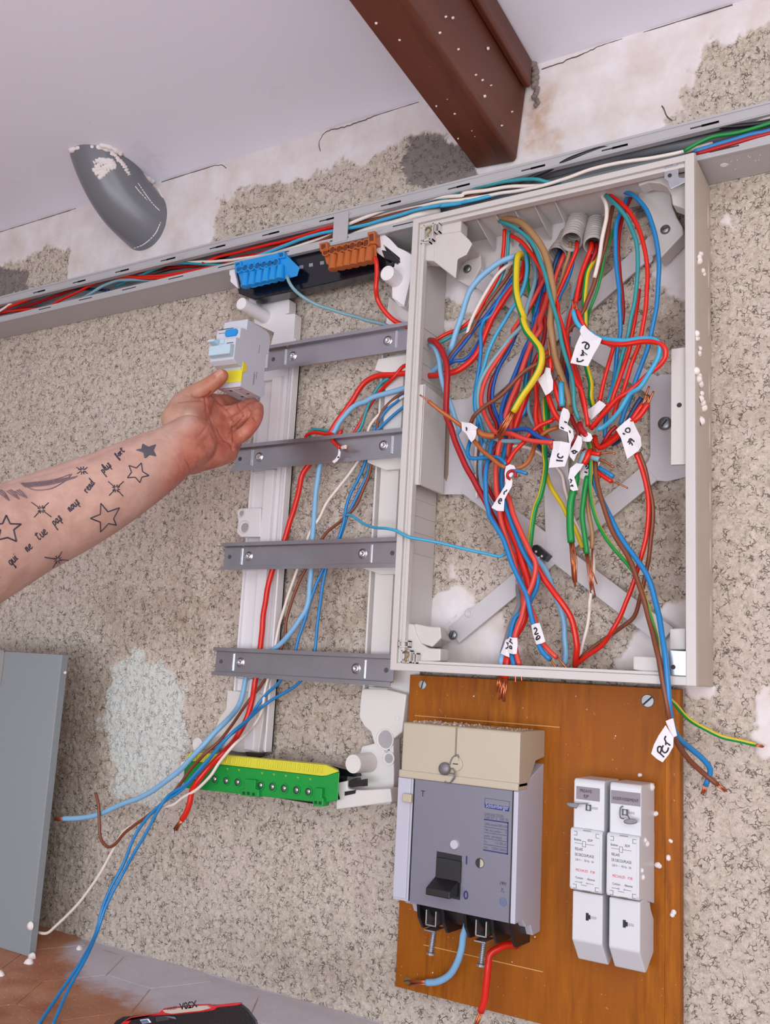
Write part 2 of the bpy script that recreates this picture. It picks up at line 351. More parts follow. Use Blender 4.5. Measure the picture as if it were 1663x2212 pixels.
# ------------------------------------------------------------------ ceiling (rises away from the wall), floor
K = .09
def cz(d): return .778 + K * d
ceil_m = mat('ceiling_paint', 'eeeefa', .6, var=.03, scale=6, bump=.35, bscale=30, dirt=('b9aeb0', 7, .62, .35))
mb = MB(); mb.add([(-3.2, .02, cz(-.02)), (2.0, .02, cz(-.02)), (2.0, -1.75, cz(1.75)), (-3.2, -1.75, cz(1.75)), (-3.2, .02, cz(0) + .1), (2.0, .02, cz(0) + .1), (2.0, -1.75, cz(1.75) + .1), (-3.2, -1.75, cz(1.75) + .1)],
        [(0, 1, 2, 3), (4, 7, 6, 5), (0, 4, 5, 1), (1, 5, 6, 2), (2, 6, 7, 3), (3, 7, 4, 0)])
o = mb.obj('ceiling', ceil_m); o['kind'] = 'structure'
mk_dark = mat('crack', '5b4a45', .9)
def cpt(x, y, e=.0):
    r = ray(x, y); t = (.778 + K - e) / (r[2] + K * r[1]); return CAM + t * r
mb = MB()
for s in ('Z 0,499 80,476 165,449', 'Z 349,394 380,378 440,362 480,357 490,363', 'Z 692,328 690,305 705,285 740,275 790,258 830,240 905,218', 'Z 1170,150 1230,128 1330,85 1345,80', 'Z 1390,68 1490,38 1581,7', 'Z 1430,230 1440,250 1452,262'):
    pp = spline(pts3(s, .0007), .003); pp = pp + np.stack([perlin(pp[:, 0] / .006, pp[:, 2] / .02, 4) * .0012, 0 * pp[:, 0], perlin(pp[:, 0] / .005, pp[:, 2] / .02, 8) * .0014], 1)
    pp[:, 2] = np.minimum(pp[:, 2], .7765); tube(mb, pp, .0007, 6)
o = mb.obj('trim_1', mk_dark); o['kind'] = 'structure'

m = bpy.data.materials.new('terracotta_tiles'); m.use_nodes = True; n = m.node_tree; b = n.nodes['Principled BSDF']; b.inputs['Roughness'].default_value = .55
tco = N('ShaderNodeTexCoord'); att = N('ShaderNodeAttribute', attribute_name='dust')
base = mixc(rng_(noise(14, 6).outputs['Fac'], .35, .65), lin('9a5838'), lin('c98f6c'))
base = mixc(rng_(noise(5, 4).outputs['Fac'], .4, .7), base, lin('b57a58'))
base = mixc(mul(rng_(noise(330, 4).outputs['Fac'], .63, .68), .7), base, lin('e8dcd8'))
du = N('ShaderNodeMath', operation='ADD'); n.links.new(att.outputs['Fac'], du.inputs[0]); n.links.new(rng_(noise(12, 7, .7).outputs['Fac'], .2, .8, -.28, .28), du.inputs[1])
base = mixc(rng_(du.outputs[0], .35, .62, 0, .95), base, mixc(noise(30, 6).outputs['Fac'], lin('bdb5bd'), lin('dcd9e4')))
n.links.new(base, b.inputs['Base Color'])
bp = N('ShaderNodeBump'); bp.inputs['Distance'].default_value = .001; bp.inputs['Strength'].default_value = .4; n.links.new(noise(150).outputs['Fac'], bp.inputs['Height']); n.links.new(bp.outputs[0], b.inputs['Normal'])
tile_m = m; grout = tile_m
fz = -.402
# hexagonal tiles as relief in one floor mesh: raised tiles over a grout bed
V = []; Fc = []; mi = []; dust = []
def fv(x, y, z):
    V.append((x, y, z)); d = -y
    f = 1.15 - max(0, d - .05) / .11 + max(0, min(1, (x + .88) / .3)) * .75 - max(0, min(1.2, (-1.03 - x) / .08))
    dust.append(f); return len(V) - 1
a = [fv(-3.2, .01, fz - .0010), fv(2.0, .01, fz - .0010), fv(2.0, -2.6, fz - .0010), fv(-3.2, -2.6, fz - .0010)]; Fc.append(tuple(a)); mi.append(0)
s = .078; hh = s * math.sqrt(3)
for i in range(-28, 16):
    for j in range(0, 14):
        cx_ = i * 1.5 * s - .2; cy_ = -.02 - j * hh - (hh / 2 if i % 2 else 0)
        if not -3.1 < cx_ < 1.9: continue
        top = [fv(cx_ + (s - .0012) * math.cos(k * math.pi / 3), min(.005, cy_ + (s - .0012) * math.sin(k * math.pi / 3)), fz) for k in range(6)]
        bot = [fv(cx_ + (s - .0006) * math.cos(k * math.pi / 3), min(.005, cy_ + (s - .0006) * math.sin(k * math.pi / 3)), fz - .0010) for k in range(6)]
        Fc.append(tuple(top)); mi.append(0)
        for k in range(6): Fc.append((bot[k], bot[(k + 1) % 6], top[(k + 1) % 6], top[k])); mi.append(0)
o = mk('floor', V, Fc, [tile_m, grout], midx=mi); o['kind'] = 'structure'
at = o.data.attributes.new('dust', 'FLOAT', 'POINT'); at.data.foreach_set('value', np.array(dust, np.float32))

# ------------------------------------------------------------------ ceiling beam
wood = mat('dark_beam_wood', '693623', .5, var=.4, scale=9, bump=.5, bscale=60, dirt=('3a1a10', 16, .5, .7))
def beam_m():
    m = wood; nt_ = m.node_tree; mp = nt_.nodes.new('ShaderNodeMapping'); mp.inputs['Scale'].default_value = (1, .12, 1)
    tcn = [q for q in nt_.nodes if q.type == 'TEX_COORD'][0]; nt_.links.new(tcn.outputs['Object'], mp.inputs['Vector'])
    for q in nt_.nodes:
        if q.type == 'TEX_NOISE': nt_.links.new(mp.outputs[0], q.inputs['Vector'])
beam_m()
bt = thing('ceiling_beam', (-.47, -.4, .70), 'dark reddish-brown wooden beam crossing the ceiling to the wall above the trunking', 'beam')
xa, xb = P(1030, 370, 0)[0], P(1118, 355, 0)[0]; zb = .647
def along(prof, y0=-.003, y1=-1.7):
    return [(x, y0, z + K * -y0) for x, z in prof], [(x, y1, z + K * -y1) for x, z in prof]
mb = MB(); mb.loft(*along([(xa, zb + .004), (xb - .004, zb), (xb, zb + .004), (xb + .010, .746), (xb + .010, .776), (xa, .776)])); mb.obj('timber', wood, bt, bevel=.002)
mb = MB(); mb.loft(*along([(xb + .0105, .740), (xb + .019, .738), (xb + .021, .743), (xb + .021, .776), (xb + .0105, .776)], -.012)); mb.obj('side_batten', wood, bt, bevel=.002)
mb = MB()
for k in range(26):
    y = -random.uniform(.02, .8); x = random.uniform(xa + .004, xb - .006); q = random.uniform(.0008, .0022)
    mb.lathe((x, y, zb + K * -y + .003), (0, 0, -1), [(0, q), (.0012, q * .8), (.0016, 0)], 7)
for k in range(22):
    y = -random.uniform(.02, .8); z = random.uniform(zb + .01, .73); q = random.uniform(.0008, .002)
    mb.lathe((xb + .004 + (z - zb) * .07, y, z + K * -y), (1, 0, 0), [(-.001, q), (.0012, q * .8), (.0016, 0)], 7)
paint_m = mat('plaster_splash', 'e6dad4', .8)
mb.obj('paint_fleck', paint_m, bt)['kind'] = 'stuff'
hole_m = mat('decayed_plaster', '8b7c74', .95, var=.4, scale=90, bump=1, bscale=200)
mb = MB()
for k in range(16):
    t = k / 15; q = P(1152 + 6 * t + random.uniform(-4, 4), 138 + 90 * t, .004)
    mb.lathe(q, (random.uniform(-.3, .3), -1, random.uniform(-.3, .3)), [(0, .006 * (1 - t * .5)), (.003, .004 * (1 - t * .5)), (.005, 0)], 7)
o = mb.obj('trim_2', hole_m, smooth=True); o['kind'] = 'structure'

# ------------------------------------------------------------------ grey pipe elbow coming out of the ceiling and into the wall
pg = mat('grey_pvc', '77797f', .32, var=.06, scale=12, dirt=('5d5f66', 25, .6, .5))
pt = thing('drain_pipe', P(243, 430, .03), 'grey plastic drain pipe bend curving out of the ceiling into the wall, smeared with plaster', 'pipe')
path = spline([(-1.145, -.098, .850), (-1.142, -.080, .808), (-1.136, -.058, .770), (-1.126, -.030, .737), (-1.110, .006, .712), (-1.098, .05, .695)], .006)
mb = MB(); tube(mb, path, .0495, 40); mb.obj('pipe', pg, pt, smooth=True)
PIPE_PATH = path
pla = mat('white_plaster', 'efe6e3', .8, var=.05, scale=60, bump=.6, bscale=150)

PB = BVHTree.FromPolygons([Vector(v) for v in mb.v], mb.f)
def smear(lines_, r_, name, par):
    m2 = MB()
    for l in lines_:
        q_ = []
        for s_ in spline([(a_, b2, 0) for a_, b2, _ in px(l, 0)], 3):
            h = PB.ray_cast(Vector(CAM), Vector(ray(s_[0], s_[1])).normalized())
            if h[0]: q_.append(np.array(h[0]) + np.array(h[1]) * (-r_ * .62 if (np.array(h[1]) @ (CAM - np.array(h[0]))) > 0 else r_ * .62))
        if len(q_) > 2: tube(m2, np.array(q_), r_, 6, radii=[r_ * (.5 + .8 * abs(math.sin(k * 1.7 + len(q_)))) for k in range(len(q_))])
    m2.obj(name, pla, par, smooth=True)
smear(['Z 203,352 215,345 235,348', 'Z 205,362 225,352 248,352', 'Z 200,368 225,362 252,356', 'Z 204,376 222,370 250,360', 'Z 212,386 230,372', 'Z 252,340 262,350 276,372', 'Z 258,345 270,358 280,378', 'Z 238,330 250,335 258,350', 'Z 214,352 232,346 246,348', 'Z 210,366 236,358 250,354', 'Z 216,378 236,368'], .0042, 'plaster_smear', pt)
smear(['Z 292,402 300,412 318,432', 'Z 298,395 315,420 330,440 345,455', 'Z 275,413 277,418', 'Z 285,538 310,528 335,505 347,480'], .0011, 'plaster_smear', pt)
def onplane(x, y, k=0):
    a_ = P(x, y, .001)
    if a_[2] > .777: a_ = cpt(x, y); a_ = a_ + [0, 0, -.0008]
    return a_
mb = MB()
for s_, r_ in (('Z 150,325 175,318 215,318 245,328 262,345 285,365 305,385 330,400 345,415 350,440 352,465 350,490', .0045), ('Z 270,345 300,372 330,392', .0060), ('Z 215,312 240,318 262,332', .0040)):
    q_ = [onplane(*t_[:2]) for t_ in spline(px(s_, 0), 4)]; tube(mb, np.array(q_), r_, 8, radii=[r_ * (.6 + .5 * abs(math.sin(k * .9))) for k in range(len(q_))])
mb.obj('plaster_collar', pla, pt, smooth=True)
# ------------------------------------------------------------------ wire palette
WC = {'red': ('d8200f', .32), 'coral': ('dc4438', .4), 'dred': ('a81318', .35), 'lblue': ('84b6da', .4), 'gblue': ('7fa6b0', .45), 'cyan': ('3fa6cf', .35), 'blue': ('1f7fbe', .35),
      'dblue': ('1454a8', .35), 'navy': ('1b3c66', .4), 'teal': ('2f8f96', .4), 'brown': ('7d4228', .4), 'white': ('eadcd2', .45), 'tan': ('a87f55', .5), 'yellow': ('dcc01c', .4), 'green': ('0f8a3c', .4),
      'black': ('1d1c22', .35), 'grey': ('7f8085', .5), 'orange': ('b0602a', .4), 'violet': ('5c3f77', .4)}
def wm(c): return mat('insulation_' + c, WC[c][0], WC[c][1], var=.07, scale=60, bump=.15, bscale=90)
copper = mat('copper', 'c9764f', .28, metal=.85, var=.12, scale=120)
# ------------------------------------------------------------------ cable trunking
dg_ = mat('trunking_grey', 'b3b2b4', .42, var=.05, scale=20, dirt=('8a8482', 30, .62, .4)); dk = mat('slot_shadow', '3a3638', .9)
D1 = .055; zt, zl = .606, .559; x0, x1 = -1.75, .115
tr = thing('cable_trunking', (-.8, 0, .58), 'long open grey plastic cable trunking running along the wall below the ceiling', 'trunking')
mb = MB(); t = .0018
mb.box(x0, x1, zl, zt, 0, .003); mb.box(x0, x1, zt - t, zt, .003, D1); mb.box(x0, x1, zl, zl + t, .003, D1)
mb.box(x0, x1, zt - .0128, zt, D1, D1 + t); mb.box(x0, x1, zl, zl + .0100, D1, D1 + t)
mb.box(x0, x1, zt - .0138, zt - .0118, D1 - .006, D1 + t); mb.box(x0, x1, zl - .001, zl + .002, D1 - .001, D1 + t + .0012); mb.box(x0, x1, zt - .002, zt + .001, D1 - .001, D1 + t + .0012)
mb.obj('channel', dg_, tr, bevel=.0004)
mb = MB()
for k in range(20):
    xs = -1.30 + k * .0985
    mb.box(xs, xs + .030, zt - .0088, zt - .0072, D1 + t - .0002, D1 + t + .0004); mb.box(xs + .012, xs + .030, zt - .0094, zt - .0068, D1 + t - .0002, D1 + t + .0004)
    mb.box(xs + .02, xs + .05, zl + .0052, zl + .0066, D1 + t - .0002, D1 + t + .0003)
mb.objs('slot', dk, tr)
mb = MB(); a, b_ = P(722, 466, .058), P(752, 459, .058)
mb.box(a[0], b_[0] + .001, zl + .001, zt - .004, D1 + t, D1 + t + .0018); mb.lathe((b_[0] - .003 + .006, -(D1 + t + .0018), zt - .008), (0, -1, 0), [(0, .0011), (.0003, .0011), (.0003, 0)], 10)
mb.obj('retaining_clip', dg_, tr, bevel=.0003, label='grey strap clip bridging the trunking opening')
mb = MB(); a = P(1640, 362, .03); mb.lathe((a[0] - .035, -.035, zl - .0001), (0, 0, -1), [(0, .004), (.0004, .0035), (.0004, 0)], 14)
for k in range(9): mb.lathe((-.165 + random.uniform(-.02, .02), -random.uniform(.015, .045), zl), (0, 0, -1), [(0, .0006), (.0004, .0005), (.0005, 0)], 6)
mb.obj('paint_drip', pla, tr)

# ------------------------------------------------------------------ enclosure box
bx = mat('aged_white_plastic', 'cbc5c1', .42, var=.03, scale=8, dirt=('bfae9d', 11, .60, .45)); bxin = mat('inner_grey_plastic', 'cdc8c5', .45, var=.03, scale=10, dirt=('a8937f', 14, .64, .5))
bxs = mat('yellowed_plastic', 'c2b5a8', .45, var=.04, scale=9, dirt=('b5a48f', 9, .55, .5))
steel = mat('zinc_steel', 'c9ccd2', .28, metal=.9, var=.1, scale=90); steeld = mat('dull_screw', '8f9092', .4, metal=.9, var=.15, scale=200)
DB = .078; XL, XR, ZB, ZT = -.5485, -.2080, .0015, .5560
box = thing('enclosure', ((XL + XR) / 2, 0, ZB), 'open white plastic electrical enclosure without its cover, full of loose wires', 'enclosure')
mb = MB(); th = .0055
mb.box(XL + .004, XL + .004 + th, ZB, ZT, .001, DB - .006); mb.box(XL + .004, XR - .004, ZB, ZB + th, .001, DB - .006); mb.box(XL + .004, XR - .004, ZT - th, ZT, .001, DB - .006)
mb.obj('side_walls', bxin, box, bevel=.0008)
mb = MB(); mb.xp(XR - th, XR + .0, [(DB, ZB), (DB, ZT), (.0, ZT), (.0, ZB)]); mb.obj('side_panel', bxs, box, bevel=.0015, label='yellowed right side wall spotted with plaster')
mb = MB(); L1, L2 = .0065, .0185
# stepped rim: outer flange, groove, inner lip
for (u, v, d0, d1) in ((0, .008, DB - .008, DB), (.008, .013, DB - .010, DB - .0035), (.013, .0175, DB - .011, DB - .001)):
    mb.box(XL + u, XL + v, ZB + u, ZT - u, d0, d1)
for (u, v, d0, d1) in ((0, .007, DB - .0078, DB + .0002), (.007, .010, DB - .0098, DB - .0033), (.010, .0135, DB - .0108, DB - .0008)):
    mb.box(XL + u + .001, XR - .001, ZT - v, ZT - u, d0, d1)
for (u, v, d0, d1) in ((0, .0085, DB - .0078, DB + .0002), (.0085, .012, DB - .0098, DB - .0038)):
    mb.box(XL + u + .001, XR - .001, ZB + u, ZB + v, d0, d1)
mb.box(XR - .0095, XR + .0002, ZB - .0002, ZT + .0002, DB - .0076, DB + .0005)
mb.obj('rim', bx, box, bevel=.0008)
mb = MB()
for z in (.355, .375, .395, .42, .205, .185, .165, .14):
    mb.box(XL + .0092, XL + .0105, z, z + .0025, .004, .062)
for xx in (-.47, -.445, -.42, -.395, -.37): mb.xp(xx, xx + .0012, [(.068, ZT - th), (.004, ZT - th), (.004, ZT - .026), (.02, ZT - .022)])
mb.objs('rib', bxin, box)
mb = MB()
for z in (.478, .435, .385, .335, .272, .22, .165, .11, .052): mb.lathe((XR - .0001, -.022, z), (1, 0, 0), [(0, .0022), (.0011, .0015), (.0012, 0)], 10)
mb2 = MB()
for z in (.50, .43, .375, .30, .25, .18, .12, .06):
    mb2.cyl((XR - .0006, -.012, z), (XR - .0006, -.012, z + .034), .0018, n=10)
mb2.objs('moulding', bxs, box, smooth=True)
# fixing bosses (top left, top right, bottom left), made of a corner ledge, a sloping funnel and a flat foot with a screw
def foot_screw(x, y, d, r=.0055, slot=True, nm='screw', par=None, mt=None, ang=.6):
    q = P(x, y, d); o = thing_screw = None; mb = MB(); mb.lathe(q, (0, -1, 0), [(0, r * 1.0), (.0008, r * 1.0), (.002, r * .82), (.0028, r * .45), (.003, 0)], 20)
    s = mb.obj(nm, mt or steeld, par, smooth=True)
    c, sn = math.cos(ang), math.sin(ang); mb = MB(); e = r * .6; w_ = r * .12
    mb.prism([(q[0] + c * a - sn * b, -d - .00318, q[2] + sn * a + c * b) for a, b in ((-e, -w_), (e, -w_), (e, w_), (-e, w_))], d + .0022)
    mb.obj('slot', dk, s); return s
mb = MB(); mb.prism(pts3('A 22,112 500,78 492,205 255,240 190,330 188,540 70,530 30,545', .071), .052)
mb.loft(pts3('A 255,240 492,203 590,300 625,345 560,470 460,520 440,740 185,540 190,330', .070), pts3('A 500,500 620,452 715,466 700,500 560,545 500,590 455,760 440,740 430,600', .0165))
mb.prism(pts3('A 460,525 510,480 715,462 722,600 600,832 440,745', .0175), .006); mb.obj('corner_boss', bx, box, bevel=.0015, smooth=False)
foot_screw(1009.5, 581, .0182, par=box)
mb = MB(); mb.prism(pts3('Z 1378,388 1420,380 1450,378 1482,372 1482,452 1452,442 1449,420 1440,404 1425,396 1400,394 1378,402', .060), .040)
mb.prism(pts3('Z 1378,392 1405,386 1430,390 1446,404 1450,425 1452,445 1462,470 1474,490 1476,505 1424,560 1412,505 1398,455 1378,425', .0300), .006); mb.obj('corner_boss', bx, box, bevel=.0015)
foot_screw(1437, 496, .0303, par=box, ang=.2)
mb = MB(); mb.prism(pts3('W 90,1530 270,1550 290,1640 350,1760 430,1810 560,1815 555,1950 310,1965 75,1960', .070), .050)
mb.loft(pts3('W 270,1550 300,1545 430,1575 560,1580 570,1700 470,1800 350,1760 290,1680', .068), pts3('W 330,1545 430,1575 560,1580 620,1600 680,1740 560,1800 450,1780 350,1700', .016))
mb.obj('corner_boss', bx, box, bevel=.0015); foot_screw(978.5, 1372, .0165, par=box, ang=1.2)
mb = MB(); mb.prism(pts3('N 1400,597 1480,593 1480,702 1400,702', .066), .03); mb.prism(pts3('N 1218,733 1335,737 1365,800 1365,835 1218,800', .068), .03); mb.obj('corner_boss', bx, box, bevel=.001)
# square latch sockets with a twist of brass
soc = mat('socket_dark', '5d5753', .7); brass = mat('old_brass', '9a7d4a', .4, metal=.6, var=.2)
def socket(cx, cy, w_, h_, key=True):
    a, c = P(cx - w_ / 2, cy, .0775), P(cx + w_ / 2, cy, .0775); z = P(cx, cy, .0775)[2]; hz = h_ / 2 / mmpx(a); mb = MB(); e = .0012
    mb.box(a[0], c[0], z - hz, z - hz + e, .071, .078); mb.box(a[0], c[0], z + hz - e, z + hz, .071, .078); mb.box(a[0], a[0] + e, z - hz, z + hz, .071, .078); mb.box(c[0] - e, c[0], z - hz, z + hz, .071, .078)
    s = mb.obj('latch_socket', bx, box); mb = MB(); mb.box(a[0] + e, c[0] - e, z - hz + e, z + hz - e, .071, .0722); mb.obj('recess', soc if not key else bxin, s)
    if key:
        mb = MB(); m_ = (np.array(a) + c) / 2; tube(mb, spline([m_ + [-.004, .0002, .004], m_ + [0, -.001, .006], m_ + [.004, -.001, .002], m_ + [0, -.0015, -.003], m_ + [.001, -.001, -.006]]), .0011, 7); mb.obj('catch_wire', brass, s, smooth=True)
socket(925, 502, 21, 38); socket(944, 492, 10, 20, False); socket(919, 521, 19, 9, False)
socket(872, 1391, 22, 14, False); socket(877, 1418, 20, 26); socket(897, 1422, 8, 22, False)
# metal latch plates on the right
def latch(s, hole, nm='latch_plate'):
    mb = MB(); mb.prism(pts3(s, .0765), .0755); l = mb.obj(nm, steel, box, bevel=.0003, label='small galvanised latch plate'); q = P(*hole, .0766)
    mb = MB(); mb.lathe(q, (0, -1, 0), [(0, .0022), (.0003, .0022), (.0003, 0)], 14); mb.obj('hole', dk, l); return l
latch('Q 325,240 430,215 440,190 480,200 500,250 500,365 545,378 585,372 592,430 400,520 385,500 365,420 320,390 318,300 335,285', (1446.5, 379))
latch('N 1395,703 1482,708 1482,832 1395,826', (1454, 1441))
# mounting pads left and right
mb = MB(); mb.prism(pts3('W 230,35 410,28 0,0', .06)[:0] or pts3('Z 897,832 918,829 907,1047 885,1047', .071), .067); mb.loft(pts3('Z 918,829 907,1047 903,1047 914,829', .071), pts3('Z 965,868 958,1068 950,1068 958,868', .014)); mb.obj('mounting_pad', bx, box, bevel=.001)
mb = MB(); mb.prism(pts3('Z 1450,754 1482,750 1481,1003 1449,1004', .071), .067); mb.lathe(P(1467, 875, .0711), (0, -1, 0), [(0, .0026), (.0002, .0026), (.0002, 0)], 14, 1); mb.obj('mounting_pad', [bx, dk], box, bevel=.0006)
brk = mat('bracket_grey', 'c4bfc1', .45, var=.03, scale=14)
mb = MB()
def wb(x, y): q = P(x, y, .011); return (q[0], q[2])
# slotted plates and crossed arms
A_, B_ = .008, .0105
mb.prism(pts3('Z 1403,832 1426,808 1452,808 1482,815 1482,1030 1440,1040 1400,1036 1388,1010 1400,995 1404,985', .0105), .008)
mb.prism(pts3('Z 958,866 1030,858 1032,930 1020,1068 950,1068', .0105), .008)
for kk, (a, c, wd) in enumerate((((1006, 585), (1420, 838), .022), ((1450, 492), (985, 905), .022), ((980, 1372), (1405, 1020), .023), ((1005, 1045), (1440, 1375), .023), ((1196, 860), (1206, 1190), .030))):
    mb.bar(wb(*a), wb(*c), wd, A_ - .0004 - kk * .0003, B_ + .0002 + kk * .00025)
br = mb.obj('mounting_bracket', brk, box, bevel=.0006, label='crossed grey arms of the backplate')
mb = MB()
for q in ((1436, 915),):
    pass
foot_screw(1436, 915, .0125, par=br, r=.0075, ang=.9)
for q in ((1013, 1325), (1040, 592), (1400, 560)):
    mb = MB(); mb.lathe(P(*q, .0106), (0, -1, 0), [(0, .0058), (.0015, .005), (.0015, .0028), (.0002, .0024), (.0002, 0)], 20); e = mb.obj('eyelet', brk, br, smooth=True)
mb = MB(); mb.prism(pts3('Z 962,870 973,868 968,1025 964,1040 958,1030', .0108), .0104); mb.prism(pts3('Z 1182,940 1186,940 1184,1130 1178,1120', .0108), .0104); mb.objs('slot', mat('bracket_slot', '8a7768', .9), br)
blk = mat('black_plastic', '1b1a1d', .35, var=.1, scale=40)
mb = MB(); mb.prism(pts3('G 785,510 830,500 968,620 915,685 765,570', .022), .0106); e = mb.obj('clip_block', blk, br, bevel=.0005)
mb = MB()
for q in ((820, 580), (885, 632), (850, 650)): mb.lathe(P(*px('G %d,%d' % q)[0][:2], .0221), (0, -1, 0), [(0, .0014), (.0003, .0014), (.0003, 0)], 10)
mb.objs('hole', brk, e)
# plaster lumps stuck on the right side wall of the box
tmp = [(1504, 728, .05), (1510, 760, .035), (1500, 800, .055), (1508, 812, .05), (1511, 830, .048), (1513, 856, .045), (1517, 875, .038), (1513, 903, .05), (1509, 565, .05), (1518, 590, .045), (1512, 545, .055)]
for k, (x, y, d) in enumerate(tmp):
    r_ = .0042 if 1 < k < 9 else .0035
    z = P(x, y, d)[2]; d_ = min(.072, max(.012, 1 - (1 - 0) * (XR - 0) / ((P(x, y, 0)[0]) - 0) * 1.0)) if False else d
    # where the sight of the lump meets the side wall plane x = XR
    ry = ray(x, y); tt = XR / ry[0]; q = CAM + tt * ry; q = np.array([XR, min(-.006, max(-.074, q[1])), q[2]])
    mb = MB(); base = len(mb.v)
    for s_ in range(3):
        o_ = q + np.array([.0005, random.uniform(-.003, .003), random.uniform(-.004, .004)])
        rr = r_ * random.uniform(.6, 1.1); mb.lathe(o_, (1, random.uniform(-.3, .3), random.uniform(-.3, .3)), [(-.0008, rr), (rr * .5, rr * .85), (rr * .8, rr * .45), (rr * .9, 0)], 9)
    mb.obj('plaster_spot', pla, box, smooth=True)
# ------------------------------------------------------------------ loose chassis: two white uprights, four DIN rails
wp_ = mat('bright_white_plastic', 'e6e2e4', .38, var=.02, scale=10); wp2 = mat('warm_white_plastic', 'dbd6d2', .42, var=.03, scale=10)
fr = thing('rail_chassis', (-.70, -.01, -.15), 'removed white plastic chassis with four metal rails standing against the wall beside the enclosure', 'chassis')
def xz(x, y, d): q = P(x, y, d); return q[0], q[2]
# left upright
mb = MB(); zb_, zt_ = -.112, .452
mb.box(-.832, -.764, zb_, zt_, .004, .008); mb.box(-.832, -.829, zb_, zt_, .004, .013); mb.box(-.767, -.764, zb_, zt_, .004, .020)
for a, c in ((zb_, -.02), (.018, .128), (.162, .266), (.303, .40)):
    mb.box(-.802, -.786, a, c, .008, .018); mb.box(-.829, -.802, a, a + .002, .008, .014); mb.box(-.829, -.802, c - .002, c, .008, .014)
mb.box(-.786, -.780, zb_, zt_, .008, .012)
u = mb.obj('upright', wp_, fr, bevel=.001)
mb = MB(); mb.prism(pts3('K 256,880 280,860 445,858 440,1085 290,1085 256,1050 268,960', .0195), .008); k_ = mb.obj('keyhole_tab', wp_, u, bevel=.0012)
rec = mat('recess_grey', 'a9a4a6', .6)
mb = MB()
for s_, r_ in (('K 292,895', .0055), ('K 315,1005', .0085)):
    q = px(s_)[0]; c = P(q[0], q[1], .0198)
    mb.lathe(c, (0, -1, 0), [(0, r_ + .001), (.0008, r_ + .0006), (.0008, r_), (-.002, r_ * .95), (-.002, 0)], 22)
mb.objs('keyhole', wp2, k_)
mb = MB()
for s_, r_ in (('K 297,900', .0040), ('K 322,1012', .0068)):
    q = px(s_)[0]; mb.lathe(P(q[0], q[1], .0197), (0, -1, 0), [(0, r_), (.0002, r_), (.0002, 0)], 20)
mb.objs('hole', rec, k_)
# top bracket of the left upright with its round peg
mb = MB(); mb.prism(pts3('m 900,320 800,20 900,60 1480,20 1540,60 1530,300 1450,320 1640,310 1600,960 1160,1020 1260,650 905,480', .022), .006)
mb.prism(pts3('m 780,0 930,60 1000,330 900,330 870,180', .034), .020)
u2 = mb.obj('top_bracket', wp_, fr, bevel=.0012)
mb = MB(); q = P(521, 656, .075); mb.cyl(q, (q[0], -.02, q[2]), .0088, .0098, 22); mb.lathe((q[0], -.075, q[2]), (0, -1, 0), [(0, .0087), (.001, .0078), (.001, 0)], 22); mb.obj('peg', wp_, u2, smooth=False)
# bottom bracket of the left upright
mb = MB(); mb.prism(pts3('L 355,610 620,640 600,830 570,1045 430,1040 240,1000 270,880 300,800 345,740', .016), .004)
u3 = mb.obj('bottom_bracket', wp2, fr, bevel=.001)
mb = MB(); q = px('L 150,985')[0]; q = P(q[0], q[1], .06); mb.cyl(q, (q[0], -.01, q[2]), .0085, n=22); mb.lathe(q, (0, -1, 0), [(0, .0085), (.0006, .0085), (.0006, .006), (-.004, .0055), (-.004, 0)], 22); mb.obj('peg', wp2, u3)
# right upright
mb = MB(); mb.box(-.622, -.548, -.055, .41, .004, .008); mb.box(-.622, -.619, -.055, .41, .004, .018)
for a, c in ((.018, .128), (.162, .266), (.303, .396), (-.05, -.02)):
    mb.box(-.612, -.585, a, c, .008, .020)
mb.prism(pts3('O 385,1040 560,1180 700,1180 650,1500 560,1520 330,1560', .024), .006)
mb.prism([(x, -.028, z) for x, z in ((-.625, .385), (-.595, .375), (-.56, .38), (-.56, .40), (-.62, .40))], .008)
mb.prism([(x, -.028, z) for x, z in ((-.628, .262), (-.60, .250), (-.56, .25), (-.56, .27), (-.628, .27))], .008)
mb.prism([(x, -.026, z) for x, z in ((-.628, .126), (-.60, .118), (-.56, .118), (-.56, .13), (-.628, .13))], .008)
ur = mb.obj('upright', wp2, fr, bevel=.001)
mb = MB(); mb.lathe((P(853, 1095, .009)[0], -.0081, P(853, 1095, .009)[2]), (0, -1, 0), [(0, .009), (.0003, .009), (.0003, 0)], 20); mb.obj('hole', mat('hole_shadow', '7a6a66', .9), ur)
# top bracket of the right upright (lever shaped end plate, peg)
mb = MB(); mb.prism(pts3('O 225,112 262,120 400,230 510,350 620,400 712,455 712,480 712,700 600,1180 440,1060 430,930 460,640 470,570 545,570 540,500 320,320 305,320 355,410 330,505 225,430 212,400 222,290', .052), .046)
mb.prism(pts3('O 430,640 712,480 712,1000 640,1200 540,1180 430,1060', .044), .012)
u4 = mb.obj('top_bracket', wp_, fr, bevel=.001)
mb = MB(); q = px('O 365,715')[0]; q = P(q[0], q[1], .074); mb.cyl(q, (q[0] , -.04, q[2]), .0098, .0105, 22); mb.lathe(q, (0, -1, 0), [(0, .0098), (.0006, .009), (.0006, .0075), (-.002, .006), (-.002, 0)], 22); mb.obj('peg', wp_, u4)
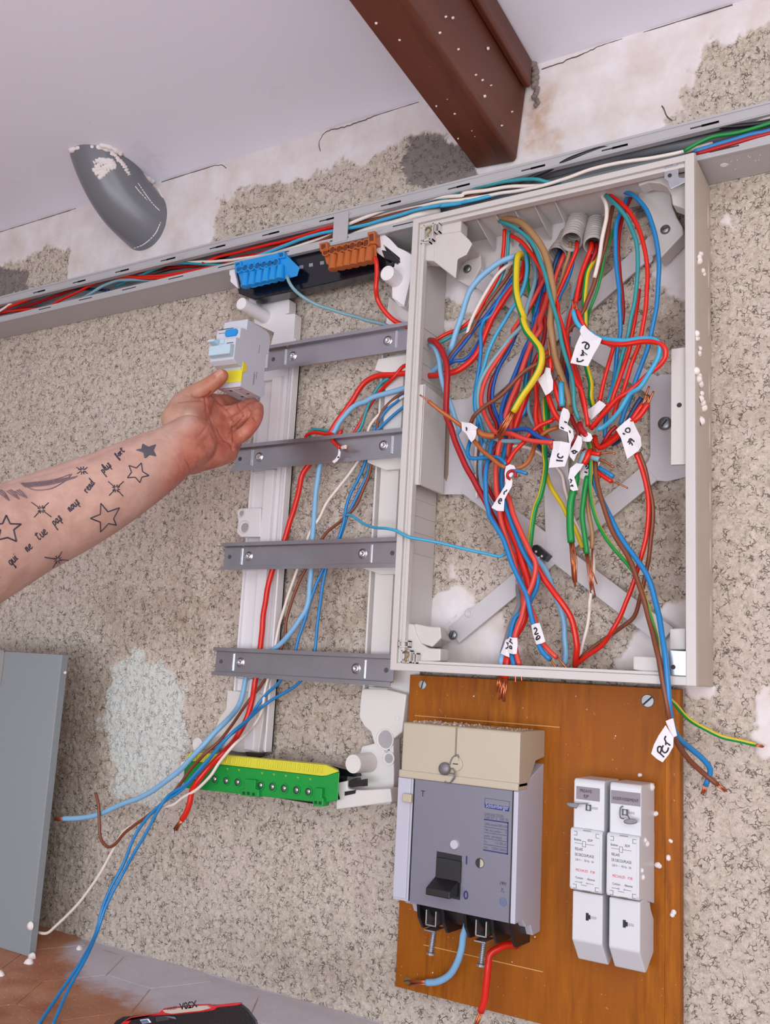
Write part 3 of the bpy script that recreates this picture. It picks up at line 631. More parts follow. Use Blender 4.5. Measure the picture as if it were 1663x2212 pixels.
# bottom bracket of the right upright
mb = MB(); mb.prism(pts3('L 1283,600 1270,700 1265,800 1300,860 1345,900 1368,978 1280,1000 1262,1080 1120,1300 1110,1420 1480,1400 1500,1340 1505,1180 1500,950 1560,900 1590,640 1440,600', .0225), .006)
mb.prism(pts3('L 1115,1250 1185,1235 1185,1290 1240,1298 1300,1300 1480,1290 1490,1385 1105,1435 1105,1368 1130,1365 1115,1305', .050), .0235)
u5 = mb.obj('bottom_bracket', wp2, fr, bevel=.0015)
mb = MB(); q = px('L 1225,1120')[0]; q = P(q[0], q[1], .058); mb.cyl(q, (q[0], -.018, q[2]), .0108, .0118, 24); mb.lathe(q, (0, -1, 0), [(0, .0108), (.0006, .0106), (.0006, .0075), (-.003, .006), (-.003, 0)], 24); mb.obj('peg', wp2, u5)
mb = MB()
for s_, r_ in (('L 1440,950', .0135), ('L 1467,1080', .009), ('L 1530,800', .003)):
    q = px(s_)[0]; c = P(q[0], q[1], .0202); c = P(q[0], q[1], .0225); mb.lathe(c, (0, -1, 0), [(0, r_), (.001, r_ * .98), (.001, r_ * .86), (.0002, r_ * .84), (.0002, 0)], 24)
mb.objs('hole_ring', wp2, u5)
mb = MB(); q = px('L 1450,950')[0]; mb.lathe(P(q[0], q[1], .0228), (0, -1, 0), [(0, .0105), (.0002, .0105), (.0002, 0)], 24); q = px('L 1470,1082')[0]; mb.lathe(P(q[0], q[1], .0228), (0, -1, 0), [(0, .0055), (.0002, .0055), (.0002, 0)], 24); mb.objs('hole', rec, u5)
mb = MB(); mb.prism(pts3('L 1192,1240 1215,1225 1250,1215 1255,1235 1300,1225 1300,1275 1265,1275 1210,1285 1190,1275', .054), .046); mb.prism(pts3('L 1165,1312 1240,1300 1235,1325 1165,1340', .0515), .048); mb.obj('black_catch', blk, u5)
mb = MB(); mb.prism(pts3('L 1438,1025 1455,1030 1458,1022 1475,1020 1472,1035 1445,1042', .0230), .0224); mb.obj('slot', blk, u5)
# rails
rsteel = mat('din_rail_steel', 'b2b0b7', .32, metal=.9, var=.12, scale=35); screwm = mat('screw_zinc', 'dfe4ea', .22, metal=.95, var=.08, scale=80)
def rail(zc, xl, xr, holes=True):
    h = .0187; d0 = .0315; t = .0010; d1 = d0 + .0080
    prof = [(d1, zc + h), (d1, zc + h - .0048), (d0 + t, zc + h - .0058), (d0 + t, zc - h + .0058), (d1, zc - h + .0048), (d1, zc - h), (d1 - t, zc - h), (d1 - t, zc - h + .0040), (d0, zc - h + .0050), (d0, zc + h - .0050), (d1 - t, zc + h - .0040), (d1 - t, zc + h)]
    mb = MB(); n = len(prof)
    A = [(xl, -d, z) for d, z in prof]; B = [(xr, -d, z) for d, z in prof]; base = len(mb.v)
    mb.v += A + B; mb.f += [(i, i + n, (i + 1) % n + n, (i + 1) % n) for i in range(n)]; mb.m += [0] * n
    for o_ in (0, n):
        for i in range(5): mb.f.append((o_ + i, o_ + i + 1, o_ + n - 2 - i, o_ + n - 1 - i)); mb.m.append(0)
    r_ = mb.obj('din_rail', rsteel, fr); f0 = d0 + t
    for xs, sd in ((xl + .032, 1), (xr - .042, -1)):
        mb = MB(); mb.box(xs - .001 * sd - .0012, xs - .001 * sd + .0012, zc - .0115, zc + .0115, f0 - .0005, f0 + .0016); mb.obj('raised_tab', screwm, r_, bevel=.0004)
        mb = MB(); xc = xs + sd * .0115 if sd > 0 else xs - .0115
        mb.lathe((xc, -f0, zc), (0, -1, 0), [(0, .0068), (.0007, .0066), (.0008, .0050), (.0018, .0048), (.0026, .0036), (.0026, .0016), (.0014, .0010), (.0014, 0)], 24); mb.obj('screw', screwm, r_, smooth=True)
    for xs in (xl + .0095, xr - .0105):
        mb = MB(); mb.lathe((xs, -f0, zc), (0, -1, 0), [(0, .0030), (.0003, .0030), (.0003, 0)], 16); mb.obj('hole', mat('rail_hole', '5b4f4e', .8), r_)
    # screw posts back to the uprights
    for xs in (xl + .045, xr - .055):
        mb = MB(); mb.cyl((xs, -.008, zc), (xs, -d0, zc), .0055, n=14); mb.obj('post', wp2, r_)
    return r_
rail(.4205, -.80, -.5500); rail(.2810, -.8455, -.5480); rail(.1432, -.8500, -.5700); rail(.0010, -.8500, -.5700)
# ------------------------------------------------------------------ black carriers with the blue, brown and green terminal blocks
gblk = mat('gloss_black', '0c0e1a', .18, var=.1, scale=30, coat=.3)
mb = MB(); mb.prism(pts3('T 218,500 300,430 460,385 700,340 1238,262 1275,300 1370,360 1365,420 1290,480 700,615 360,688 250,645', .050), .030)
mb.prism(pts3('T 1275,330 1345,345 1400,400 1385,430 1340,410 1300,400', .056), .050)
mb.obj('terminal_carrier', gblk, fr, bevel=.001, label='glossy black carrier strip at the top')
mb = MB(); mb.prism(pts3('T 185,440 218,425 225,500 245,600 240,605 190,560 192,520 183,510', .054), .030); mb.obj('end_plate', wp_, fr, bevel=.0006)
mb = MB()
for (x, y) in ((700, 455), (770, 440), (850, 425)): mb.prism(pts3('T %d,%d %d,%d %d,%d %d,%d' % (x - 14, y - 10, x + 14, y - 14, x + 14, y + 10, x - 14, y + 14), .0506), .0498)
mb.objs('slot', mat('slot_white', '8b8f9c', .5), fr)
def hscrew_block(nm, lab, cat, col, holes, body, top, ears, lobes, depth, fl):
    m_ = mat(nm + '_plastic', col, .36, var=.06, scale=40); dm = mat(nm + '_hole', {'blue': '0f5d94', 'brown': '6e3212'}[nm], .6, var=.2, scale=60)
    c = P(*[(px(body)[0][0] + px(body)[3][0]) / 2, (px(body)[0][1] + px(body)[3][1]) / 2], depth)
    t = thing('terminal_block', c, lab, cat)
    mb = MB(); mb.loft(pts3(body, depth), pts3(fl, depth - .018)); b0 = mb.obj('body', m_, t, bevel=.0008)
    for q in px(holes):
        c = P(q[0], q[1], depth + .004); mb = MB(); r_ = .0062
        mb.lathe(c, (0, -1, 0), [(-.012, r_), (.0, r_ * .98), (.0, r_ * .72), (-.010, r_ * .66), (-.010, 0)], 20); so_ = mb.obj('screw_socket', m_, t, smooth=False)
        mb = MB(); mb.lathe(c, (0, -1, 0), [(-.0016, r_ * .70), (-.0014, r_ * .70), (-.0014, 0)], 16); mb.obj('hole', dm, so_)
    for q in px(lobes):
        c = P(q[0], q[1], depth + .002); mb = MB(); mb.cyl((c[0], c[1], c[2] - .004), (c[0], c[1], c[2] + .016), .0068, .0050, 14); mb.obj('wire_entry', m_, t, smooth=False)
    for s_ in ears:
        mb = MB(); p_ = pts3(s_, depth + .003); mb.prism(p_, depth - .012); e_ = mb.obj('end_clip', m_, t, bevel=.0006)
        cc = np.mean(p_, 0); mb = MB(); mb.prism([cc + (np.array(v) - cc) * .55 + [0, -.0003, 0] for v in p_], depth + .0028); mb.obj('window', dm, e_)
    return t
hscrew_block('blue', 'bright blue terminal block clipped on the left of the black carrier strip', 'terminal block', '1c93dc',
    'T 252,467 295,460 340,453 385,445 428,437 472,430 515,421', 'T 225,420 570,345 690,460 672,520 350,605 268,560', '', ['T 217,425 265,410 275,455 225,462', 'T 528,350 578,340 583,385 532,395'],
    'T 300,580 350,572 400,560 450,548 500,537 550,525', .062, 'T 235,460 560,380 690,462 672,520 350,600 262,575')
hscrew_block('brown', 'orange-brown terminal block clipped on the right of the black carrier strip', 'terminal block', 'b5602a',
    'T 875,345 922,334 970,325 1018,315 1065,303 1115,292 1163,282', 'T 850,315 1190,255 1240,300 1245,400 950,480 880,430', '', ['T 828,285 885,270 892,335 835,345', 'T 1175,205 1228,193 1235,285 1180,290'],
    'T 930,455 985,445 1035,435 1085,425 1140,413 1190,402', .062, 'T 860,335 1190,270 1240,300 1245,390 950,470 885,440')
# green and yellow earth block at the bottom
gm = mat('green_plastic', '12963c', .36, var=.05, scale=40); ym = mat('yellow_plastic', 'd8d23a', .42, var=.05, scale=50)
mb = MB(); mb.prism(pts3('L 190,1270 1000,1405 1010,1330 1110,1380 1130,1200 1230,1210 1215,1170 1030,1120 200,1060', .040), .022); mb.obj('terminal_carrier', gblk, fr, label='black carrier strip at the bottom')
mb = MB(); mb.prism(pts3('L 35,1110 60,1100 60,1160 45,1250 20,1245', .060), .03); mb.obj('end_plate', wp_, fr)
g = thing('earth_terminal_block', P(555, 1700, .06), 'long green and yellow earth terminal block clipped across the bottom of the chassis', 'terminal block')
mb = MB(); mb.loft(pts3('L 60,1097 1010,1205 1130,1175 1118,1372 1018,1390 52,1285', .062), pts3('L 70,1090 1010,1195 1130,1170 1118,1360 1018,1380 60,1275', .035)); gb = mb.obj('body', gm, g, bevel=.001)
mb = MB(); mb.loft(pts3('L 62,1096 1008,1204 1042,1200 1130,1172 1118,1166 1040,1128 105,1037 85,1060', .0625), pts3('L 75,1080 1008,1180 1042,1180 1125,1160 1118,1155 1040,1118 110,1032 90,1050', .045))
yb = mb.obj('yellow_top', ym, g, bevel=.0008, label='ribbed yellow wire entry face')
mb = MB()
for k in range(30):
    if k == 14: continue
    a = np.array([110 + k * 31, 1047 + k * 3.0]); c = a + [-8, 44]
    tube(mb, [P(*px('L %f,%f' % tuple(a))[0][:2], .0632), P(*px('L %f,%f' % tuple(c))[0][:2], .0636)], .0013, 6)
mb.objs('rib', ym, yb)
for (x, y) in [(135, 1210), (268, 1225), (348, 1236), (426, 1246), (585, 1268), (666, 1278), (748, 1289), (833, 1301), (916, 1312)]:
    q = P(*px('L %d,%d' % (x, y))[0][:2], .0625); mb = MB()
    mb.lathe(q, (0, -1, 0), [(-.0005, .0062), (.0010, .0060), (.0010, .0046), (-.003, .0044), (-.003, 0)], 18); h_ = mb.obj('screw_socket', gm, g)
    mb = MB(); mb.lathe(q, (0, -1, 0), [(0, .0046), (.0003, .0046), (.0003, 0)], 16); mb.obj('hole', mat('dark_green', '06441c', .6), h_)
    mb = MB(); mb.lathe(q + [0, -.0002, 0], (0, -1, 0), [(0, .0030), (.0008, .0032), (.0010, 0)], 14); mb.obj('screw', screwm, h_, smooth=True)
for s_ in ('L 470,1225 550,1232 545,1290 570,1300 570,1350 445,1338 445,1298 475,1290', 'L 958,1285 1008,1290 1005,1350 1018,1360 1015,1415 945,1410 945,1365 960,1355'):
    mb = MB(); p_ = pts3(s_, .068); mb.prism(p_, .055); c_ = mb.obj('clip', gm, g, bevel=.0006)
mb = MB()
for (x, y) in ((468, 1320), (500, 1322), (535, 1328), (965, 1385), (995, 1388)): mb.prism(pts3('L %d,%d %d,%d %d,%d %d,%d' % (x - 10, y - 10, x + 9, y - 8, x + 9, y + 13, x - 10, y + 11), .0683), .0679)
mb.objs('clip_window', mat('dark_green', '06441c', .6), g)
mb = MB()
for (x, y) in ((355, 1155), (435, 1163), (595, 1185), (676, 1194), (758, 1204), (842, 1216), (927, 1227), (135, 1125)): mb.prism(pts3('L %d,%d %d,%d %d,%d' % (x - 9, y - 8, x + 9, y - 6, x + 1, y + 9), .0625), .0620)
mb.objs('arrow_mark', mat('arrow_green', '86b83c', .5), g)
mb = MB(); mb.prism(pts3('Z 530,1624 560,1627 560,1634 545,1640 532,1632', .03), .018); mb.obj('metal_tongue', mat('dark_metal', '4b433b', .5, metal=.6), fr)

# ------------------------------------------------------------------ residual current device held in the hand (local frame tilted slightly)
md = thing('residual_current_device', (-.7876, -.1448, .3439), 'grey electrical module with a blue button, held up to the top rail by the hand', 'circuit breaker')
mg = mat('module_grey', 'c9cad4', .4, var=.02, scale=12); mgd = mat('module_grey_low', 'bfbfc9', .45, var=.02, scale=12)
def rot3(a, b_, g_):
    ca, sa, cb, sb, cg, sg = math.cos(a), math.sin(a), math.cos(b_), math.sin(b_), math.cos(g_), math.sin(g_)
    return np.array([[cg, -sg, 0], [sg, cg, 0], [0, 0, 1]]) @ np.array([[cb, 0, sb], [0, 1, 0], [-sb, 0, cb]]) @ np.array([[1, 0, 0], [0, ca, -sa], [0, sa, ca]])
MR = rot3(-.0254, .0122, .0538); MO = np.array([-.7876, -.1448, .3439])
def ml(x, y, z): return MO + MR @ np.array([x, y, z])          # x across, y into the rail, z up
def mxp(mb, x0, x1, prof, m_=0): return mb.loft([ml(x0, y, z) for y, z in prof], [ml(x1, y, z) for y, z in prof], m_)
W_ = .0375
mb = MB(); mxp(mb, 0, W_, [(0, 0), (0, .026), (-.012, .026), (-.019, .030), (-.019, .058), (-.012, .060), (-.012, .074), (0, .076), (0, .0905), (.046, .0905), (.052, .084), (.052, .062), (.047, .060), (.047, .024), (.052, .020), (.052, .004), (.046, 0)])
bd = mb.obj('housing', mg, md, bevel=.0008)
mb = MB(); mxp(mb, .001, W_ + .0006, [(-.0006, .0065), (-.0006, .0225), (.0012, .0225), (.0012, .0065)]); mxp(mb, W_ - .002, W_ + .0008, [(.0, .019), (.0, .033), (.008, .031), (.008, .022)]); mb.obj('yellow_sticker', mat('sticker_yellow', 'e8dc2e', .45, var=.03), md)
mb = MB(); mb.loft([ml(x, -.0150, z) for x, z in ((.017, .0635), (.032, .0635), (.034, .067), (.034, .070), (.032, .0725), (.017, .0725), (.0155, .070), (.0155, .066))], [ml(x, -.011, z) for x, z in ((.017, .0635), (.032, .0635), (.034, .067), (.034, .070), (.032, .0725), (.017, .0725), (.0155, .070), (.0155, .066))])
mb.obj('test_button', mat('button_blue', '1a8fd6', .35), md, bevel=.0004, label='blue test button')
clr = mat('clear_blue_plastic', 'b9d2de', .12, var=.03, coat=.5)
mb = MB(); mxp(mb, .003, .0365, [(-.0185, .0325), (-.0275, .0345), (-.0275, .047), (-.0185, .049)]); mb.obj('lever', clr, md, bevel=.0008, label='translucent pale blue switch lever')
mb = MB(); mxp(mb, .002, .012, [(-.019, .050), (-.030, .052), (-.030, .055), (-.019, .058)]); mxp(mb, .014, .020, [(-.019, .052), (-.0205, .052), (-.0205, .058), (-.019, .058)]); mb.obj('status_window', clr, md, bevel=.0004)
dkg = mat('print_dark', '3c4250', .6)
mb = MB()
for (x0_, x1_, z_, w2, y_) in ((.002, .026, .0745, .0008, -.0123), (.003, .013, .0695, .0006, -.0123), (.024, .034, .0515, .0009, -.0193)): mxp(mb, x0_, x1_, [(y_, z_), (y_, z_ + w2), (y_ + .0006, z_ + w2), (y_ + .0006, z_)])
mb.objs('printed_line', dkg, md)
mb = MB()
for (x, y, a_, b2) in ((.012, .010, .004, .003), (.027, .026, .004, .003), (.012, .034, .004, .003), (.030, .008, .003, .0012)):
    mb.loft([ml(x, y, -.0003), ml(x + a_, y, -.0003), ml(x + a_, y + b2, -.0003), ml(x, y + b2, -.0003)], [ml(x, y, .0003), ml(x + a_, y, .0003), ml(x + a_, y + b2, .0003), ml(x, y + b2, .0003)])
mb.objs('wire_hole', dkg, md)
mb = MB(); mb.loft([ml(.006, .006, -.0002), ml(.0345, .006, -.0002), ml(.0345, .0068, -.0002), ml(.006, .0068, -.0002)], [ml(.006, .006, .0003), ml(.0345, .006, .0003), ml(.0345, .0068, .0003), ml(.006, .0068, .0003)])
mb.loft([ml(.018, .005, -.0004), ml(.020, .005, -.0004), ml(.020, .040, -.0004), ml(.018, .040, -.0004)], [ml(.018, .005, .0003), ml(.020, .005, .0003), ml(.020, .040, .0003), ml(.018, .040, .0003)]); mb.obj('seam', wp_, md)
mb = MB()
for k, (z0_, z1_, y_) in enumerate(((.0555, .067, .030), (.020, .030, .030), (.012, .026, .0265), (.010, .028, .0245))):
    for j in range(7):
        za = z0_ + (z1_ - z0_) * j / 7; mb.loft([ml(W_ + .0002, y_, za), ml(W_ + .0002, y_ + .0007, za), ml(W_ + .0002, y_ + .0007, za + (z1_ - z0_) * .1), ml(W_ + .0002, y_, za + (z1_ - z0_) * .1)], [ml(W_ - .0002, y_, za), ml(W_ - .0002, y_ + .0007, za), ml(W_ - .0002, y_ + .0007, za + (z1_ - z0_) * .1), ml(W_ - .0002, y_, za + (z1_ - z0_) * .1)])
mb.obj('small_print', dkg, md)
mb = MB(); mxp(mb, .006, .031, [(.046, -.004), (.052, -.004), (.052, .022), (.046, .022)]); mb.obj('rail_clip', mat('clip_grey', '9b9aa3', .5), md, bevel=.0006)
# ------------------------------------------------------------------ varnished board with the main breaker and two relays
vw = bpy.data.materials.new('varnished_wood'); vw.use_nodes = True; m = vw; n = m.node_tree; b = n.nodes['Principled BSDF']; b.inputs['Roughness'].default_value = .5; b.inputs['Specular IOR Level'].default_value = .2
tco = N('ShaderNodeTexCoord'); mp = N('ShaderNodeMapping'); mp.inputs['Scale'].default_value = (1, 1, .10); n.links.new(tco.outputs['Object'], mp.inputs['Vector'])
class _O:                                                    # lets noise() read the stretched coordinates
    def __init__(s, k): s.outputs = {'Object': k}
gr = _O(mp.outputs[0])
base = mixc(rng_(noise(170, 5, .6, gr).outputs['Fac'], .3, .7), lin('80430a'), lin('b3680c'))
base = mixc(rng_(noise(16, 5, .6, gr).outputs['Fac'], .4, .65), base, lin('985410'))
base = mixc(mul(rng_(noise(9, 6, .7).outputs['Fac'], .5, .68), .6), base, lin('8f4a1a'))
base = mixc(mul(rng_(noise(260, 3).outputs['Fac'], .70, .74), .5), base, lin('dcb98c'))
n.links.new(base, b.inputs['Base Color'])
BX0, BX1, BZ0, BZ1, BD = -.5545, -.2380, -.352, -.0025, .020
bo = thing('mounting_board', (-.396, 0, BZ0), 'varnished orange-brown wooden mounting board under the enclosure', 'board')
mb = MB(); mb.xp(BX0, -.2520, [(BD, BZ0), (BD, BZ1), (.002, BZ1), (.002, BZ0)]); mb.loft([(-.2520, -BD, BZ1), (-.2520, -.002, BZ1), (-.2520, -.002, BZ0), (-.2520, -BD, BZ0)], [(BX1, -.0145, BZ1), (BX1, -.002, BZ1), (BX1, -.002, BZ0), (BX1, -.0145, BZ0)])
mb.obj('panel', vw, bo, bevel=.0008)
def flat_screw(q, r, ang, par, mt=steel):
    mb = MB(); mb.lathe(q, (0, -1, 0), [(-.0005, r), (.0006, r), (.0011, r * .9), (.0012, 0)], 24); s_ = mb.obj('screw', mt, par, smooth=False)
    c, sn = math.cos(ang), math.sin(ang); mb = MB(); mb.prism([(q[0] + c * a - sn * d_, q[1] - .0014, q[2] + sn * a + c * d_) for a, d_ in ((-r * .9, -r * .13), (r * .9, -r * .13), (r * .9, r * .13), (-r * .9, r * .13))], -(q[1] - .0010)); mb.obj('slot', dk, s_)
flat_screw(P(1399, 1514, BD), .0068, .75, bo, steeld); flat_screw(P(913, 1479, BD), .0052, 1.3, bo, screwm); flat_screw(P(880, 2118, BD), .0045, .3, bo, brass)
mb = MB(); mb.box(-.545, -.365, -.0505, -.0495, BD - .0002, BD + .0004); mb.box(-.52, -.378, -.3015, -.3005, BD - .0002, BD + .0004); mb.objs('scribed_line', mat('scribe', 'd09a5c', .5), bo)
mb = MB()
for k in range(16):
    q = np.array([random.uniform(BX0 + .01, BX1 - .02), -BD, random.uniform(BZ0, -.01)]); r_ = random.uniform(.0004, .0010); mb.lathe(q, (0, -1, 0), [(0, r_), (r_ * .6, r_ * .6), (r_ * .7, 0)], 6)
mb.obj('plaster_speck', pla, bo)['kind'] = 'stuff'
def crumb(x, y, d, r, lab, side=None):
    q = P(x, y, d); mb = MB()
    for k in range(3):
        o_ = q + np.array([random.uniform(-r, r) * .4, -r * .3, random.uniform(-r, r) * .4]); mb.lathe(o_, (random.uniform(-.4, .4), -1, random.uniform(-.4, .4)), [(-r * .6, r * .5), (-.1 * r, r * random.uniform(.7, .9)), (r * .4, r * .6), (r * .7, 0)], 7)
    return tag(mb.obj('plaster_crumb', pla, smooth=True), lab, 'plaster crumb', 'plaster crumbs stuck on the board')
for (x, y, r_, lab) in ((1418, 1757, .0034, 'white plaster crumb on the board beside the top half of the right relay'), (1423, 1871, .0036, 'white plaster crumb on the board beside the relay label, lower of the close pair'),
                        (1442, 1852, .0032, 'white plaster crumb near the board edge, just above the round crumb'), (1449, 1817, .0024, 'small pinkish plaster crumb on the right edge strip of the board'),
                        (1454, 1973, .0036, 'white plaster crumb lowest on the right edge strip of the board'), (1383, 1673, .0024, 'small plaster crumb resting above the right relay')):
    crumb(x, y, BD if x < 1440 else .0172, r_, lab)
# --- main breaker
cream = mat('cream_plastic', 'bbb09a', .42, var=.03, scale=12, dirt=('b9a98c', 16, .64, .35)); bl = mat('pale_blue_grey_plastic', 'bcbcc8', .42, var=.02, scale=12); face = mat('grey_faceplate', '797784', .4, var=.03, scale=15)
br_ = thing('main_breaker', (-.453, -BD, -.241), 'large old grey and cream main circuit breaker fixed on the wooden board', 'circuit breaker')
FD = .0895
mb = MB(); mb.xp(-.5205, -.3815, [(FD, -.1105), (FD, -.056), (FD - .002, -.0545), (BD, -.0545), (BD, -.083), (.045, -.086), (.065, -.1105)]); mb.xp(-.5225, -.3815, [(FD + .0018, -.1135), (FD + .0018, -.1055), (.066, -.1055), (.066, -.1135)])
cv = mb.obj('terminal_cover', cream, br_, bevel=.0012, label='cream top cover with a sealing screw')
q1, q2 = P(986, 1577, FD), P(986, 1684, FD)
mb = MB(); mb.box(q1[0] - .0008, q1[0] + .0010, q2[2], -.0555, FD - .0005, FD + .0006); mb.obj('seam', mat('seam_brown', '8d8271', .7), cv)
q = P(985.5, 1650, FD); mb = MB(); mb.lathe(q, (0, -1, 0), [(0, .0078), (.0016, .0076), (.0020, .0066), (.0020, 0)], 24); sc_ = mb.obj('seal_screw', cream, cv); mb = MB(); mb.box(q[0] - .003, q[0] + .003, q[2] - .0005, q[2] + .0005, FD + .0019, FD + .0024); mb.obj('slot', dk, sc_)
lead = mat('lead_seal', '7e7c80', .45, metal=.4, var=.2, scale=150)
q = P(957, 1661, FD + .006); mb = MB(); mb.lathe(q + [0, .005, 0], (0, -1, 0), [(0, .0055), (.001, .0068), (.003, .0066), (.0045, .004), (.0045, 0)], 18); ls = mb.obj('lead_seal', lead, cv, smooth=True)
mb = MB(); tube(mb, spline(pts3('S 375,600,93 400,540,92 430,525,91 440,560,91'), .001), .0006, 6); tube(mb, spline(pts3('S 360,620,93 400,610,93 415,650,94 395,690,93 365,700,93 350,690,93'), .001), .0006, 6); tube(mb, spline(pts3('S 370,640,94 410,650,94 385,700,94'), .001), .0006, 6); mb.obj('seal_wire', lead, ls, smooth=True)
mb = MB(); mb.xp(-.5235, -.3820, [(.070, -.241), (FD - .0012, -.241), (FD - .0012, -.1125), (BD, -.09), (BD, -.262), (.040, -.262), (.048, -.250), (.060, -.250)])
mb.box(-.3868, -.3815, -.2415, -.1138, .07, FD + .0006); mb.box(-.5235, -.5075, -.2385, -.1138, .07, FD + .0002); mb.box(-.5065, -.5035, -.2395, -.1138, .07, FD + .0002)
mb.obj('housing', bl, br_, bevel=.0008)
mb = MB(); mb.prism(pts3('S 165,676 776,752 757,1580 130,1450', FD + .0010), FD - .003); fp = mb.obj('faceplate', face, br_, label='grey front plate')
mb = MB(); mb.box(-.3877, -.3868, -.2415, -.1138, FD - .001, FD + .0012); mb.box(-.5038, -.5030, -.2395, -.1138, FD - .001, FD + .0007); mb.objs('gap_line', dk, fp)
mb = MB(); mb.prism(pts3('S 300,1128 457,1158 445,1435 285,1400', FD + .0013), FD + .0003); op = mb.obj('lever_window', mat('window_black', '141317', .5), fp)
mb = MB(); mb.loft(pts3('S 300,1165 452,1195 448,1330 295,1300', FD + .0035), pts3('S 300,1165 452,1195 448,1330 295,1300', FD + .0005)); mb.obj('toggle_back', blk, op)
mb = MB(); a = P(*px('S 287,1325')[0][:2], FD + .001); zz = -.2195; xl_, xr_ = P(*px('S 285,1400')[0][:2], FD)[0] + .001, P(*px('S 445,1435')[0][:2], FD)[0] - .001
mb.xp(xl_, xr_, [(FD, -.2085), (FD + .022, -.2175), (FD + .022, -.2245), (FD, -.2255)]); mb.obj('toggle', blk, op, bevel=.001, label='black toggle handle switched down')
q = px('S 415,1085')[0]; q = P(q[0], q[1], FD + .001); mb = MB(); mb.lathe(q, (0, -1, 0), [(0, .005), (.0028, .0045), (.0028, 0)], 18); mb.obj('reset_stub', bl, fp)
q = px('S 570,1203')[0]; q = P(q[0], q[1], FD + .001); mb = MB(); mb.lathe(q, (0, -1, 0), [(0, .0050), (.0002, .0050), (.0002, 0)], 24); e_ = mb.obj('round_window', dk, fp); mb = MB()
mb.prism([q + [.0003 + .0042 * math.sin(t), -.0004, .0042 * math.cos(t)] for t in np.linspace(0, math.pi, 12)], FD + .001); mb.obj('half_disc', mat('disc_cream', 'b9b39c', .5), e_)
q = px('S 125,793')[0]; q = P(q[0], q[1], FD); mb = MB(); mb.xp(q[0] - .0058, q[0] + .0058, [(FD, q[2] - .0045), (FD + .0055, q[2] - .0045), (FD + .0055, q[2] + .0045), (FD, q[2] + .0045)]); mb.obj('test_button', cream, br_, bevel=.0012, label='small cream test button')
navy_ = mat('print_navy', '16246b', .5); white_ = mat('print_white', 'b4b8d6', .5); black_ = mat('print_black', '20222c', .5); pgrey = mat('print_faint', '5c5f74', .6)
FP = FD + .0011
def tx(s, tl, x, y, h, m_, wd=None, d=FP, par=fp, **k):
    q = px('%s %f,%f' % (tl, x, y))[0]; return text(par, s, P(q[0], q[1], d), h, m_, wd, **k)
tx('T', 'S', 199, 783, .0062, black_); tx('I', 'S', 478, 1208, .0080, navy_, bold=.02); tx('0', 'S', 466, 1425, .0080, navy_, bold=.02)
mb = MB(); pB = pts3('S 600,828 755,852 752,880 600,855', FP + .0002); mb.prism(pB, FP - .0006); nb = mb.obj('name_band', navy_, fp)
k_ = (pB[1][0] - pB[0][0]); tx('Schlumberger', 'S', 606, 851, .0042, white_, k_ * .93, FP + .0003)
def lines(spec, m_, nm, par=fp, w=.0004, d=FP):
    mb = MB()
    for s_, ww in spec:
        p_ = pts3(s_, d)
        for a, c in zip(p_[:-1], p_[1:]):
            t_ = (c - a) / np.linalg.norm(c - a); q_ = np.array([-t_[2], 0, t_[0]]) * ww / 2; t_ = t_ * ww / 2
            mb.prism([a + q_ - t_, c + q_ + t_, c - q_ + t_, a - q_ - t_], d - .0005)
    return mb.obj(nm, m_, par)
lines([('S 600,830 603,795 756,818 754,850', .0004)], navy_, 'printed_frame')
lines([('S 598,929 746,950 742,1146 594,1120', .0012), ('S 597,974 742,997', .0004), ('S 596,1010 742,1032', .0004), ('S 595,1046 741,1070', .0004), ('S 594,1083 741,1108', .0004)], navy_, 'printed_table')
for s_, x, y, w2 in (('DISJONCTEUR', 598, 902, .0215), ('Type BT 2   500 30', 598, 920, .0265), ('Differentiel 500 mA', 599, 963, .0255), ('Nb de poles  :  2', 598, 1000, .0250), ('pole  protege    1', 597, 1036, .0250), ('In        15-30 A', 596, 1073, .0250), ('Un    250V 50Hz', 595, 1110, .0250)):
    tx(s_, 'S', x, y, .0026, pgrey, w2)
tx('1991', 'S', 692, 1338, .0034, black_, .0072); lines([('S 704,1385 708,1362 712,1362 716,1385 724,1388', .0004)], black_, 'printed_mark')
mb = MB(); q = px('S 716,1447')[0]; q = P(q[0], q[1], FP)
for k in range(3): 
    r_ = .0042 - k * .0013
    for j in range(20):
        a0, a1 = j * math.pi / 10, (j + (1 if k != 1 else .5)) * math.pi / 10
        mb.prism([q + [rr * math.cos(t_), -.0001, rr * math.sin(t_)] for rr, t_ in ((r_, a0), (r_, a1), (r_ - .0007, a1), (r_ - .0007, a0))], FP - .0004)
mb.obj('round_stamp', mat('print_blue_stamp', '4d6a9c', .6), fp)
